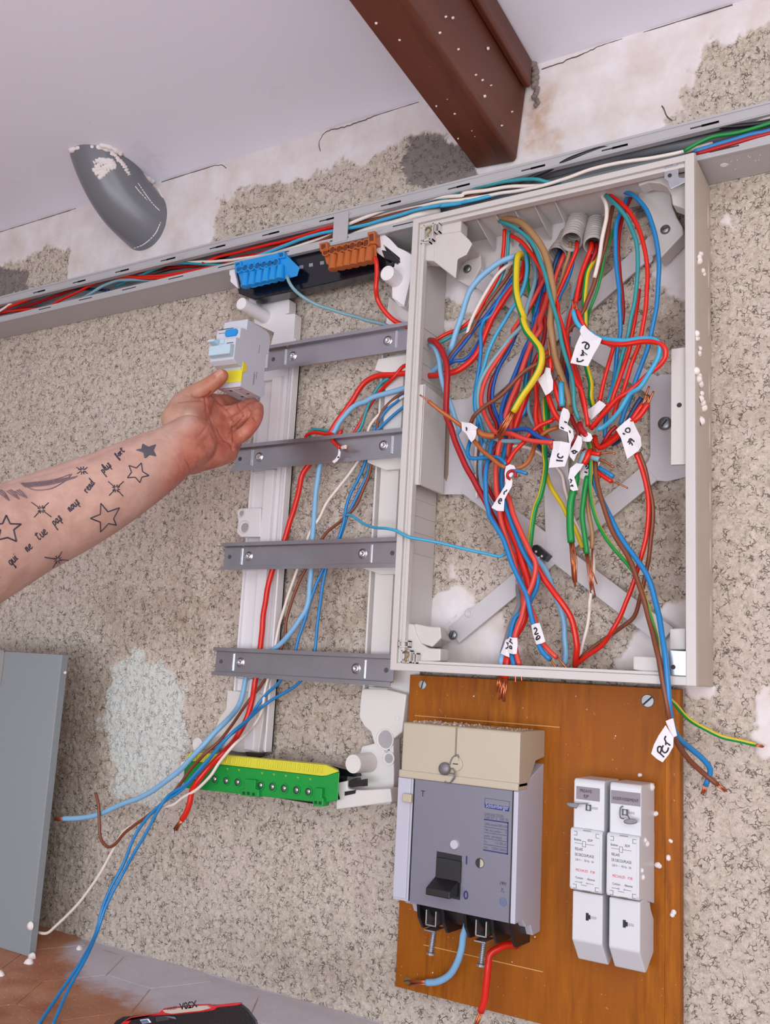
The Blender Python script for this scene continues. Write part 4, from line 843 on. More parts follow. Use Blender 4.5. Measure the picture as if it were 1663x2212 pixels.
# bottom: black terminal chambers, metal clamps, screws
mb = MB(); mb.xp(-.4995, -.3900, [(.074, -.2465), (.086, -.2405), (.03, -.2405), (.03, -.262), (.056, -.262), (.066, -.2545)])
for x_ in (-.4995, -.4700, -.4440, -.4130, -.3925): mb.xp(x_, x_ + .0035, [(.080, -.2405), (.030, -.2405), (.030, -.272), (.066, -.270), (.076, -.258)])
mb.obj('terminal_chamber', blk, br_, bevel=.0006)
for xx, yy in ((935, 2003), (1043, 2026)):
    q = P(xx, yy, .070); mb = MB()
    mb.box(q[0] - .0065, q[0] + .0065, q[2] + .002, q[2] + .0035, .058, .076); mb.box(q[0] - .0065, q[0] - .005, q[2] + .002, q[2] + .018, .058, .076); mb.box(q[0] + .005, q[0] + .0065, q[2] + .002, q[2] + .018, .058, .076); mb.box(q[0] - .0065, q[0] + .0065, q[2] - .003, q[2] - .0015, .056, .078)
    c_ = mb.obj('clamp', steel, br_, bevel=.0004); mb = MB(); pr_ = []
    for k in range(28): h_ = k * .00085; pr_.append((h_, .0031 if k % 2 else .0024))
    pr_ += [(.0240, .0024), (.0240, .0046), (.0262, .0044), (.0268, 0)]
    mb.lathe((q[0] , -.067, q[2] - .002), (-.06, -.10, -1), pr_, 16); mb.obj('screw', steel, c_, smooth=False)
# rubble of plaster on top of the breaker
mb = MB()
for k in range(150):
    x_ = random.uniform(-.515, -.39); d_ = random.uniform(.03, .085); r_ = random.uniform(.0005, .0018 if x_ < -.45 else .0010)
    o_ = np.array([x_, -d_, -.0545]); ax = (random.uniform(-.6, .6), random.uniform(-.6, .6), 1); mb.lathe(o_, ax, [(-r_ * .3, r_ * .7), (r_ * .5, r_), (r_ * 1.2, r_ * .5), (r_ * 1.5, 0)], 6)
tag(mb.obj('plaster_rubble', mat('rubble', 'c9b5a2', .9, var=.35, scale=300)), 'loose plaster grit lying along the top of the main breaker', 'plaster debris')['kind'] = 'stuff'

# --- two relays
rl = mat('relay_white', 'd2d3d7', .36, var=.02, scale=12, dirt=('c3b39f', 14, .66, .4)); rside = mat('relay_side', 'cbc0b4', .45, var=.03, scale=12); rw = mat('relay_label_white', 'd4d5d9', .45, var=.01)
foil = mat('embossed_label', '857a80', .4, metal=.15, var=.12, scale=50); pred = mat('print_red', 'd8405a', .5)
def relay(x0_, x1_, dz, lab, words, seal, dy):
    t = thing('relay', ((x0_ + x1_) / 2, -BD, -.25 + dz), lab, 'relay', 'relays on the wooden board'); c = .0008
    # top cover, centre body, bottom cover as profiles out from the board
    mb = MB(); mb.xp(x0_, x1_ - c, [(BD, -.0975 + dz), (.0665, -.0965 + dz), (.0690, -.0990 + dz), (.0690, -.1455 + dz), (BD, -.1500 + dz)]); tc_ = mb.obj('top_cover', [rl], t, bevel=.0014)
    mb = MB(); mb.xp(x0_ + .0006, x1_ - c - .0004, [(BD, -.2600 + dz), (.046, -.2730 + dz), (.0500, -.2720 + dz), (.0690, -.2500 + dz), (.0690, -.2045 + dz), (.045, -.2030 + dz), (.040, -.2100 + dz), (.034, -.2100 + dz), (.030, -.2180 + dz), (BD, -.2280 + dz)][::-1]); bc = mb.obj('bottom_cover', [rl], t, bevel=.0014)
    mb = MB(); mb.xp(x0_ - .0008, x1_ + .0001 - c, [(BD, -.1455 + dz), (.060, -.1440 + dz), (.0725, -.1440 + dz), (.0745, -.1460 + dz), (.0745, -.2000 + dz), (.0725, -.2025 + dz), (.058, -.2040 + dz), (BD, -.214 + dz)]); bd_ = mb.obj('body', [rl], t, bevel=.0010)
    xm = (x0_ + x1_) / 2
    mb = MB(); mb.box(x0_ + .0015, x1_ - .0028, -.2010 + dz, -.1462 + dz, .0740, .0751); lb = mb.obj('front_label', rw, t, label='white printed label')
    mb = MB()
    for zz, s1 in ((-.1452, 1), (-.2022, -1)):
        mb.xp(xm - .004, xm + .004, [(.0748, zz + dz), (.068, zz + s1 * .0016 + dz), (.060, zz + s1 * .0016 + dz), (.0700, zz - s1 * .002 + dz)])
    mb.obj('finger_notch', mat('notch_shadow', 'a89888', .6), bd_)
    mb = MB()
    for xx in (x0_ + .0030, x1_ - .0070):
        for zz in (-.1485, -.1985):
            mb.box(xx, xx + .0036, zz - .0022 + dz, zz - .0018 + dz, .0750, .0753); mb.box(xx + (.0032 if xx < xm else 0), xx + (.0036 if xx < xm else .0004), zz - .0022 + dz, zz + .0018 + dz, .0750, .0753); mb.box(xx, xx + .0036, zz + .0014 + dz, zz + .0018 + dz, .0750, .0753)
    mb.objs('latch_outline', pgrey, bd_)
    q0 = np.array([x0_ + .002, -.0752, 0.])
    def tt(s_, dx, z_, h_, m2, w2): text(lb, s_, (x0_ + dx, -.0752, z_ + dz), h_, m2, w2)
    tt('Bobine', .0035, -.1555, .0022, black_, .0072); tt('EDF', .0175, -.1548, .0022, black_, .0050)
    tt('RELAIS', .0045, -.1645, .0026, black_, .0080); tt('DE DECOUPLAGE', .0045, -.1698, .0026, black_, .0195); tt('230 V ~   50 Hz   5A', .0050, -.1744, .0020, pgrey, .0190)
    tt('MICHAUD', .0055, -.1843, .0026, pred, .0125); tt('P38', .0205, -.1843, .0024, pred, .0046); tt('Contact', .0055, -.1912, .0021, black_, .0078); tt('Abonne', .0175, -.1912, .0021, black_, .0078)
    mb = MB(); f0, f1 = .0750, .0753
    mb.box(x0_ + .0040, x0_ + .0120, -.1580 + dz, -.1577 + dz, f0, f1); mb.box(x0_ + .0155, x0_ + .0240, -.1580 + dz, -.1577 + dz, f0, f1)
    for (a, c_) in ((.0120, .0123), (.0152, .0155)): mb.box(x0_ + a, x0_ + c_, -.1607 + dz, -.1553 + dz, f0, f1)
    for z_ in (-.1607, -.1556): mb.box(x0_ + .0120, x0_ + .0155, z_ + dz, z_ + .0003 + dz, f0, f1)
    mb.box(x0_ + .0050, x0_ + .0110, -.1945 + dz, -.1942 + dz, f0, f1); mb.box(x0_ + .0180, x0_ + .0240, -.1945 + dz, -.1942 + dz, f0, f1); mb.box(x0_ + .0112, x0_ + .0172, -.1968 + dz, -.1965 + dz, f0, f1)
    for a in (.0117, .0173):
        for j in range(12):
            t0, t1 = j * math.pi / 6, (j + 1) * math.pi / 6; mb.prism([(x0_ + a + rr * math.cos(q_), -f1, -.19435 + dz + rr * math.sin(q_)) for rr, q_ in ((.0008, t0), (.0008, t1), (.00055, t1), (.00055, t0))], f0)
    for a in (.0040, .0240, .0050, .0240): pass
    mb.objs('circuit_drawing', black_, lb)
    mb = MB(); mb.box(x0_ + .0028 if len(words) > 1 else x0_ + .0015, x1_ - .0055 if len(words) > 1 else x1_ - .0015, -.1165 + dz, -.1040 + dz, .0688, .0694); fl = mb.obj('name_tape', foil, tc_, label='grey metallic embossed name tape')
    if len(words) > 1: text(fl, words[0], (x0_ + .0065, -.0695, -.1093 + dz), .0031, black_, .0125); text(fl, words[1], (x0_ + .0105, -.0695, -.1142 + dz), .0028, black_, .0055)
    else: text(fl, words[0], (x0_ + .0030, -.0695, -.1128 + dz), .0030, black_, x1_ - x0_ - .006)
    zc = -.1235 + dz; mb = MB()
    for a, c_, zz, ww in ((-.0028, -.0020, 0, .0056), (.0012, .0020, 0, .0056)): mb.box(xm + a, xm + c_, zc - ww / 2, zc + ww / 2, .0688, .0712)
    for zz in (-.0028, .0022): mb.box(xm - .0028, xm + .0020, zc + zz, zc + zz + .0006, .0688, .0712)
    mb.obj('seal_loop', mat('dark_loop', '55565c', .4, metal=.3), tc_)
    mb = MB(); mb.box(xm + .002, xm + .009, zc - .0012, zc + .0012, .0688, .0691); mb.obj('key_slot', mat('shallow_slot', 'b2b2b4', .6), tc_)
    zc2 = -.2265 + dz; mb = MB(); mb.box(xm - .0016, xm + .0012, zc2 - .0035, zc2 + .0035, .0688, .0693); mb.box(xm + .0010, xm + .0030, zc2 - .0020, zc2 + .0020, .0688, .0693); mb.obj('key_hole', mat('window_black', '141317'), bc)
    mb = MB(); mb.box(xm + .003, xm + .009, zc2 - .0013, zc2 + .0013, .0688, .0691); mb.obj('key_slot', mat('shallow_slot', 'b2b2b4'), bc)
    return t, xm, zc, tc_
t1, xm1, zc1, c1 = relay(-.3305, -.2980, 0, 'white relay with a grey name tape on two lines, the left of the pair', ['PREAVIS', 'EJP'], 0, 0)
t2, xm2, zc2_, c2 = relay(-.2935, -.2615, 0, 'white relay with a one-line grey name tape and dangling lead seal, right of the pair', ['ASSERVISSEMENT'], 1, 0)
mb = MB(); p_ = spline(pts3('r 370,560,72 300,560,74 230,560,76 180,570,78'), .001); tube(mb, p_, .0006, 6); w_ = mb.obj('seal_wire', lead, c1)
mb = MB(); mb.loft(pts3('r 20,540 150,545 225,570 190,640 90,620 30,590', .079), pts3('r 20,540 150,545 225,570 190,640 90,620 30,590', .076)); mb.obj('lead_seal', lead, c1, bevel=.0008)
mb = MB(); tube(mb, spline(pts3('r 925,600,71 890,620,72 885,780,74 940,800,76'), .001), .0007, 6); tube(mb, spline(pts3('r 1000,660,71 1000,740,73 1030,800,76'), .001), .0007, 6); mb.obj('seal_wire', lead, c2)
mb = MB(); mb.loft([P(*px('r %f,%f' % (1045 + 112 * math.cos(t_), 843 + 48 * math.sin(t_)))[0][:2], .0785) for t_ in np.linspace(0, 2 * math.pi, 18, False)], [P(*px('r %f,%f' % (1045 + 112 * math.cos(t_), 850 + 40 * math.sin(t_)))[0][:2], .0755) for t_ in np.linspace(0, 2 * math.pi, 18, False)]); mb.obj('lead_seal', lead, c2, bevel=.0008)

for (x_, z_, r_) in ((1415, 0, .0038), (1421, 0, .0032)): pass
for (x, y, r_) in ((1407, 1700, .0042), (1393, 1815, .0028), (1397, 1822, .0034), (1386, 1880, .0026), (1388, 1895, .0030)):
    ry = ray(x, y); q = CAM + ry * ((-.2623) / ry[0]); mb = MB(); mb.lathe(q, (1, random.uniform(-.2, .2), random.uniform(-.3, .3)), [(-.0004, r_), (r_ * .4, r_ * .85), (r_ * .7, r_ * .4), (r_ * .8, 0)], 9); mb.obj('plaster_spot', pla, t2, smooth=True)
# ------------------------------------------------------------------ grey cover standing on the floor at the left
cg = mat('cover_grey_green', '90979a', .45, var=.03, scale=6, bump=.1, bscale=300)
cvr = thing('enclosure_cover', (-1.15, -.12, -.402), 'pale grey-green plastic enclosure cover standing on the floor at the left edge', 'enclosure cover')
mb = MB(); zc_top = -.0015; mb.prism([(-1.072, -.104, -.402), (-1.072, -.104, zc_top), (-1.22, -.104, zc_top), (-1.40, -.104, zc_top), (-1.40, -.104, -.402)], .092)
pn = mb.obj('panel', cg, cvr, bevel=.001)
mb = MB(); mb.box(-1.40, -1.197, -.05, zc_top + .0012, .1042, .1050); mb.box(-1.40, -1.197, zc_top - .001, zc_top + .0012, .095, .106); mb.obj('raised_strip', mat('cover_shade', '9a9a97', .5, var=.04), pn)
mb = MB(); mb.lathe(P(66, 2000, .105), (0, -1, 0), [(0, .006), (.003, .004), (.004, 0)], 8); mb.lathe(P(68, 2068, .105), (0, -1, 0), [(-.002, .006), (.002, .005), (.004, 0)], 8); mb.lathe(P(140, 1453, .105), (0, -1, 0), [(-.001, .0022), (.001, .0015), (.0015, 0)], 8); mb.objs('plaster_spot', pla, pn, smooth=True)
# ------------------------------------------------------------------ plaster bits on the floor
for (x, y, r_, lab) in ((170, 2050, .006, 'white plaster crumb on the floor between the cover and the wall'), (64, 2080, .008, 'white plaster lump on the floor at the corner of the grey cover'), (2, 2106, .007, 'white plaster lump on the floor at the left edge of the photo')):
    rr = ray(x, y); t_ = -.402 / rr[2]; q = CAM + rr * t_; mb = MB()
    for k in range(3): mb.lathe(q + [random.uniform(-r_, r_) * .4, random.uniform(-r_, r_) * .3, 0], (random.uniform(-.4, .4), random.uniform(-.4, .4), 1), [(-.001, r_ * .7), (r_ * .3, r_ * .6), (r_ * .7, r_ * .3), (r_ * .8, 0)], 7)
    tag(mb.obj('plaster_crumb', pla, smooth=True), lab, 'plaster crumb')
# ------------------------------------------------------------------ red and black cordless tool lying on the floor
dr = thing('cordless_drill', (-.60, -.33, -.402), 'red and black cordless power tool lying on the tiled floor at the bottom edge', 'power tool')
tb = mat('tool_black', '17161c', .45, var=.15, scale=60, bump=.3, bscale=400); tred = mat('tool_red', 'c2262c', .38, var=.04)
DD = .31
def dz(s): return pts3(s, DD)
mb = MB(); p_ = dz('d 20,413 60,370 130,330 540,290 580,240 900,205 1100,200 1240,195 1400,182 1440,200 1500,250 1590,370 1600,413 1600,640 60,640'); mb.loft(p_, [q * 1.0 + [0, 0, -.004] for q in pts3('d 30,420 70,385 135,345 535,310 590,265 900,230 1100,222 1240,215 1390,205 1430,225 1485,270 1570,385 1585,420 1585,640 70,640', .262)]); dbd = mb.obj('body', tb, dr, bevel=.006)
mb = MB(); mb.prism([q + [0, -.001, 0] for q in dz('d 100,413 150,375 215,335 520,292 575,243 900,203 1060,197 1110,212 1240,196 1400,180 1425,192 1380,210 1160,232 1120,262 1000,280 700,310 520,318 240,348 190,413')], .308); st_ = mb.obj('red_shell', tred, dr, bevel=.002, label='glossy red shell stripe along the top')
mb = MB(); mb.prism([q + [0, -.0028, 0] for q in dz('d 583,255 900,212 1060,204 1105,232 1000,258 680,292 610,280')], DD); pl_ = mb.obj('name_plate', mat('plate_beige', 'b5a99c', .4), st_, label='beige name plate')
a, c_ = dz('d 905,228 760,254'); r_ = (a - c_); r_ = -r_ / np.linalg.norm(r_); upv = np.array([r_[2], 0, -r_[0]])
q = dz('d 960,216')[0] + [0, -.0030, 0]; text(pl_, 'X20V', q, .0052, black_, .022, right=tuple(r_), up=tuple(upv), bold=.03)
q = dz('d 745,240')[0] + [0, -.0030, 0]; text(pl_, 'TEAM', q, .0026, black_, .012, right=tuple(r_), up=tuple(upv))
mb = MB(); mb.prism([q + [0, -.0012, 0] for q in dz('d 318,365 410,350 445,395 345,408')], DD); bt_ = mb.obj('level_button', mat('button_white', 'd7d9e2', .35), dr, bevel=.0008)
mb = MB(); mb.prism([q + [0, -.0018, 0] for q in dz('d 335,370 402,359 425,390 350,399')], DD); mb.obj('button_face', mat('button_slate', '5d6c84', .35), bt_)
mb = MB()
for k in range(5): mb.prism([q + [0, -.0014, 0] for q in dz('d %d,%d %d,%d %d,%d %d,%d' % (500, 335 + 11 * k, 640, 320 + 9 * k, 640, 324 + 9 * k, 500, 339 + 11 * k))], DD)
mb.objs('vent', mat('vent_grey', '5a5a62', .4), dr)
mb = MB(); mb.prism([q + [0, -.0016, 0] for q in dz('d 580,320 700,330 720,360 660,348')], DD); mb.obj('trigger_guard', mat('glint_plastic', '6c6c76', .2), dr, bevel=.001)
# ------------------------------------------------------------------ wires
GE, GR, GT = 'loose wires in the enclosure', 'wires running behind the rails', 'wires lying in the trunking'
def strands(par, a, dirn, r, length=.010, n=7, spread=.25, nm='copper_strand'):
    a = np.array(a); dirn = np.array(dirn) / np.linalg.norm(dirn); mb = MB()
    for k in range(n):
        t_ = k * 2 * math.pi / max(1, n - 1); off = (0 if k == 0 or n == 1 else r * .62) * np.array([math.cos(t_), 0, math.sin(t_)])
        o_ = a - dirn * .002 + off; e_ = a + off * (1 + spread * random.uniform(0, 1.6)) + dirn * length * random.uniform(.8, 1.1) + np.array([random.uniform(-1, 1), random.uniform(-1, 1), random.uniform(-1, 1)]) * length * .05
        tube(mb, [o_, (o_ + e_) / 2 + np.random.RandomState(k).uniform(-1, 1, 3) * length * .04, e_], r * .36 if n > 1 else r, 6)
    return mb.obj('copper_end', copper, par, smooth=True)
def W(lab, c, r, spec, group=GE, ends=(), dd=None, n=None, twist=0, phase=2.4):
    """ends: list of ('a'|'b', length_mm, strand count) bare copper at the first or last point, or a spec string for a bent bare tip"""
    duo = isinstance(c, tuple); p_ = [P(*q) for q in tidy(px(spec, dd))]; path = spline(p_, .0035); mb = MB(); r_ = r * .94 / 1000
    # hand-bent look: small slow wobble, ends kept
    L = np.linspace(0, 1, len(path)); amp = r_ * .16 * np.sin(np.pi * L); sd = len(W.log) * 7.3
    path = path + np.stack([perlin(path[:, 2] / .03 + sd, path[:, 0] / .03, 3), perlin(path[:, 2] / .03 + sd, path[:, 0] / .03, 5), perlin(path[:, 0] / .03 + sd, path[:, 2] / .03, 8)], 1) * amp[:, None] * 1.6
    tube(mb, path, r_, n or (14 if r > 3 else 10), duo=duo, twist=twist, phase=phase)
    o = mk('wire', mb.v, mb.f, [wm(c[0]), wm(c[1])] if duo else wm(c), smooth=True, midx=mb.m if duo else None)
    tag(o, lab, 'wire', group); W.log.append(lab)
    for e in ends:
        if isinstance(e, str):
            q = spline(pts3(e), .002); m2 = MB(); tube(m2, q, r_ * .40 if r_ > .0018 else r_ * .5, 8); m2.obj('copper_end', copper, o, smooth=True)
        else:
            w_, ln, cnt = e; a, d_ = (path[0], path[0] - path[3]) if w_ == 'a' else (path[-1], path[-1] - path[-4])
            strands(o, a, d_, r_ * (.8 if cnt > 1 else .42), ln / 1000, cnt, .25 if cnt > 1 else 0)
    return o
W.log = []
# --- leaving the box to the left and running down behind the rails
W('thick red wire arching from the enclosure down behind the four rails to a frayed end', 'red', 3.9,
  'A 1215,545,22 1195,640 1180,720 1050,870 950,1020 850,1180 780,1340 C 680,430 600,530 480,615 370,655 290,668,46 Z 935,812,38 905,808,30 880,806,27 J 1330,190,27 1200,190 1060,225 950,290 860,400 780,545 700,650 590,800 480,985 400,1150 K 770,600,26 740,720 680,950 590,1210 520,1400 L 600,120 592,220 570,420 540,590,27 525,680 490,800 420,930,40 330,1040,72 230,1140,78 150,1240,84 110,1310,84 95,1390,84 70,1460,84 40,1505,84', GR, [('b', 16, 9)])
W('thick light blue wire running down behind the rails and out left to bare copper', 'lblue', 3.7,
  'A 1160,470,40 1050,505,52 950,545 850,610 700,740 600,870,55 550,1000 500,1170 440,1350 C 385,370,45 340,450,34 Z 938,800,30 900,828,27 J 1420,400,27 1300,435 1200,460 1050,505 950,560 850,590 760,650 650,780 590,860 540,960 470,1080 K 905,540,26 890,640 870,800 860,1000 845,1200 835,1400 L 900,40 850,130 790,220 700,310 620,360 545,395,25 500,480,23 465,620,25 430,720,32 330,840,62 200,980,80 80,1110,84 0,1190,84 M 1050,740,84 950,820 830,900 700,950 560,1010 450,1030 365,1033', GR, [('b', 17, 7)])
W('thin white wire behind the rails, curling down to the left above the floor', 'white', 2.1,
  'Z 880,850,24 868,858,24 J 1250,630,24 1180,700 1060,830 1000,930 970,1100 K 1230,450 1130,600 1050,700 960,820 900,940 830,1050 780,1200 690,1450 L 725,120,23 712,170 690,280 670,410 620,600,25 595,750 540,850,34 470,930,62 400,990,80 300,1110 240,1200,86 150,1290 40,1355,86 M 1000,950,86 940,970 850,1030 710,1110 640,1230 560,1370 450,1520 320,1650 270,1690 200,1685 95,1698', GR)
W('thin brown wire running behind the rails, its free end hooked upward at the lower left', 'brown', 2.2,
  'Z 885,835,25 J 1480,430,25 1350,520 1200,680 1130,830 1110,950 1090,1090 K 1290,600 1250,700 1180,850 1070,960 950,1060 880,1180 740,1450 L 765,110,24 757,160 750,260 690,400 600,560 530,650,26 470,730,34 380,860,62 300,960,80 200,1050,90 100,1160 10,1280 M 1030,840,90 950,930 830,1030 720,1110 660,1180 620,1195 580,1150 570,1040 565,950 550,885', GR)
W('right one of two blue wires running off the bottom edge of the photo', 'blue', 2.2,
  'Z 885,868,26 J 1460,650,26 1350,740 1230,850 1110,970 1040,1090 K 1240,560 1150,740 1110,860 1095,960 1050,1100 1000,1190 930,1450 L 988,80,25 975,170 960,330 935,420 850,560 720,645,26 600,720,32 500,810,60 380,915,84 200,1115,90 60,1265,94 M 960,910,94 900,1000 830,1130 770,1230 700,1360,110 650,1450 600,1560 560,1680,135 500,1820 400,2000,200 300,2225,245', GR)
W('left one of two blue wires running off the bottom edge of the photo', 'blue', 2.2,
  'Z 885,850,24 J 1470,480,24 1380,560 1280,640 1180,760 1105,900 1050,1020 K 1280,590 1240,680 1180,800 1120,920 1075,1060 1010,1190 880,1450 L 900,90,23 880,150 840,280 805,420 700,570 620,640,26 550,735,32 480,835,58 340,950,82 180,1150,88 40,1300,92 M 950,930,92 840,1035 770,1140 710,1290,108 640,1420 590,1540 550,1690,135 480,1830 360,2010,200 215,2225,250', GR)
W('medium red wire slanting down to the second rail beside a teal one', 'red', 2.6, 'Z 895,790,35 J 1480,70,30 1340,235,29 1240,330 1150,430,20 1060,540 970,690 880,860 800,1000 720,1125 680,1220', GR)
W('teal wire slanting down to the second rail beside a red one', 'teal', 2.3, 'J 1280,235,24 1190,290 1110,390 1060,480 1000,590 950,740 900,900 830,1010 780,1090 760,1200', GR)
W('small red loop curling in front of the wall just above the second rail', 'red', 2.5, 'J 250,1260,20 200,1180,22 150,1110 130,1040 180,1000,28 270,985 400,1010 500,1015,30 500,1090 545,1150 600,1195,44', GR)
W('small teal loop curling in front of the wall just above the second rail', 'teal', 2.1, 'J 400,1230,20 310,1160,20 230,1110 190,1050 180,985 250,945 340,950 420,965 530,975', GR)
W('short red stub with a bare copper tip above the second rail', 'red', 2.6, 'J 525,1085,32 570,1030 625,970,36', GR, ['J 625,970,36 640,940,37 650,900,38'])
t_ = tag(MB().prism(pts3('J 585,1205 612,1260 600,1330 560,1385 520,1412 495,1385 540,1350 572,1300', .046), .0455).obj('wire_tag', mat('tape_white', 'e4dfe2', .5, var=.02)), 'tiny curled white tape tag hanging over the second rail', 'wire tag')
mb = MB(); mb.prism(pts3('J 570,1320 590,1315 592,1340 565,1340', .0463), .0458); mb.obj('writing', black_, t_)
mb = MB()
mb.cyl(P(*px('J 640,1195')[0][:2], .042), P(*px('J 680,1185')[0][:2], .046), .0026, n=12); o = tag(mb.obj('wire', wm('white'), smooth=False), 'pair of bare wire stubs poking over the top of the second rail', 'wire', GR)
mb = MB(); mb.cyl(P(*px('J 690,1190')[0][:2], .042), P(*px('J 718,1184')[0][:2], .047), .0014, n=8); mb.obj('copper_end', copper, o)
W('light blue wire coming out of the blue terminal block and sagging behind the top rail', 'gblue', 2.5, 'T 598,520,66 612,560,66 640,605 700,660,58 800,720,46 930,765,36 1080,810,28 1180,840 1300,870,24 1400,915 1470,950', GR)
W('red wire coming down from the brown terminal block into the enclosure', 'red', 3.3, 'T 1228,388,66 1240,420,66 1245,500 1240,600,60 1250,680,52 1290,760,46 1370,840,38 1470,890,32 Z 905,716,32', GR)
W('thin bright blue wire crossing from the rails over the rim into the enclosure', 'cyan', 1.9, 'K 1110,915,30 1145,912,34 1230,970 1310,1005,60 1490,1030,80 W 0,515,80.5 70,530,81 200,600,81 420,640,72 640,690,60 G 150,580,50 300,610 400,635,44 460,615 495,575,40')
# --- trunking wires
T1 = .046
def TW(lab, c, r, spec, **k): return W(lab, c, r, spec, GT, dd=None, **k)
TW('red wire in the trunking, lowest at the left end, rising toward the terminals', 'red', 2.4, 'X -40,440,46 60,425,46 200,410 330,395 420,345 530,295 650,235 800,195 980,185 1150,175 1350,140 1480,115,42 1560,95,34 Y 60,450,30 200,425,40 400,350 560,290 720,240 860,180,46 960,150,38 1100,110,28 1300,60,20')
TW('second red wire in the trunking crossing above the first at the left end', 'red', 2.5, 'X -40,430,50 100,380,50 230,330 400,275 560,240 700,210,44 850,180 1000,195 1150,190,46 1350,150,42 1500,110,30')
TW('dark red wire at the back of the trunking at the left end', 'dred', 2.6, 'X -40,455,36 150,400,36 350,330 520,270 700,215 850,170 1000,150 1200,120 1400,100 Y 0,400,24 200,370 500,330,24')
TW('red wire curving along the middle of the trunking above the blue terminals', 'red', 2.3, 'X 1400,90,44 1500,50,44 1663,10 Y 100,400,46 250,365 400,330 560,280 700,240 800,215,50 880,180 1000,150 1150,110,38 1350,60,30')
TW('grey-blue wire arching up and over the lower lip of the trunking at the left', 'gblue', 2.7, 'X 560,340,40 620,305,46 700,255 800,215 900,205 1000,208 1080,212,40 1150,230,20', )
TW('teal wire looping through the trunking left of the blue terminals', 'teal', 2.4, 'X 800,250,30 980,170,42 1080,130 1180,95,48 1280,90 1400,98 1530,105,40 1620,110,30')
TW('white wire emerging at the far left end of the trunking', 'white', 2.2, 'X -30,440,52 40,395,52 120,345 200,318,44 330,300,30')
TW('white wire lying along the lower lip of the trunking', 'white', 2.2, 'X 850,140,40 1100,110 1300,85,44 1480,78 1663,65 Y 0,470,46 150,450 300,425,46 450,380 600,330 720,290,38')
TW('navy wire at the back of the trunking at the left', 'navy', 2.4, 'X -40,375,38 150,330,38 330,290 550,270 750,280,30')
TW('bright blue wire in the trunking, rising to the right past the clip', 'cyan', 2.5, 'Y 150,455,44 300,400,46 450,340 600,290 740,262,52 850,240,52 1000,210 1200,150 1400,95 1663,55,50 Z 1010,432,50 1060,425,40')
TW('white wire in the trunking, topmost right of the clip', 'white', 2.5, 'Y 700,280,40 780,250 850,210,52 1000,150 1150,95 1300,55 1500,20 1663,5,52 y 0,500,52 120,480 250,460 400,455 450,450,46')
TW('pale wire in the trunking below the topmost white one', 'white', 2.3, 'Y 400,400,34 560,350 700,300 900,200,40 1100,140 1300,95 1500,55 y 0,530,50 180,500 400,462 560,415,54 700,365 850,330,56 1050,300 1200,268,50 1350,225,36')
TW('brown wire woven through the trunking right of the clip', 'brown', 2.4, 'Y 380,410,40 560,365 720,300 900,215,44 1100,160 1300,110 1450,65 1600,30 y 0,520,46 150,480 260,460 370,470 520,440,34')
TW('dark red wire at the back of the trunking beside the clip', 'dred', 2.3, 'Y 560,320,30 800,255,38 1000,200 1150,150 1350,110 1550,75,30')
TW('teal wire surfacing in the trunking behind the top left corner of the enclosure', 'teal', 2.4, 'Y 1350,80,40 1500,45 y 0,475,54 100,455 220,435 330,420 400,420,54 460,435 530,440,46')
TW('bright blue wire in the trunking along the enclosure top rim', 'cyan', 2.4, 'Y 1500,85,52 1663,60 y 0,545,54 90,525,54 200,500 300,480,40')
TW('black cable in the trunking crossing diagonally above the enclosure', 'black', 2.6, 'y -120,540,40 80,490,46 200,460 350,415 480,360 600,300,56 720,260 900,225 1100,185 1300,145,52 1500,130 1663,105,52 Z 1720,240,52')
TW('second black cable in the trunking above the enclosure', 'black', 2.6, 'y 380,400,30 560,330,46 700,270 850,235 1000,205 1200,160,54 1400,120 1663,95 Z 1720,235,40')
TW('white cable in the upper right of the trunking', 'white', 2.7, 'y 600,320,40 900,240,44 1100,195 1300,155 1500,105,50 1663,80,50 Z 1720,232,50')
TW('thick white sheathed cable bulging along the lower lip near the terminals', 'white', 4.4, 'Y 690,345,22 830,310,40 950,265,44 1100,220 1250,180,44 1330,150,44 1500,120,30')
TW('thick grey sheathed cable filling the bottom of the trunking', 'grey', 7.0, 'y 300,430,14 600,350,26 900,280,28 1200,225,28 1450,180 1700,130,26')
TW('dark sheathed cable at the back of the trunking at the left', 'black', 5.0, 'X -60,400,15 300,320,16 700,235 1100,140 1500,60 Y 100,370,16 500,250 800,180 1200,80,16')
TW('dark sheathed cable at the back of the trunking above the enclosure', 'black', 5.2, 'Y 900,160,12 1300,60,14 y 0,460,14 400,370 800,270 1200,160,14 1700,60,14')
TW('green wire rising out of the trunking at the right end', 'green', 2.2, 'y 1195,268,58 1260,230,58 1350,190 1500,165 1663,115,54 Z 1720,245,54')
TW('blue wire in the trunking at the right end, next to a red one', 'blue', 2.5, 'y 1255,268,57 1400,225,57 1550,180 1663,155,56 Z 1720,262,56')
TW('red wire in the trunking at the right end, next to a blue one', 'dred', 2.7, 'y 1265,282,56 1400,245,57 1550,200 1663,170,56 Z 1720,268,56')
mb = MB()
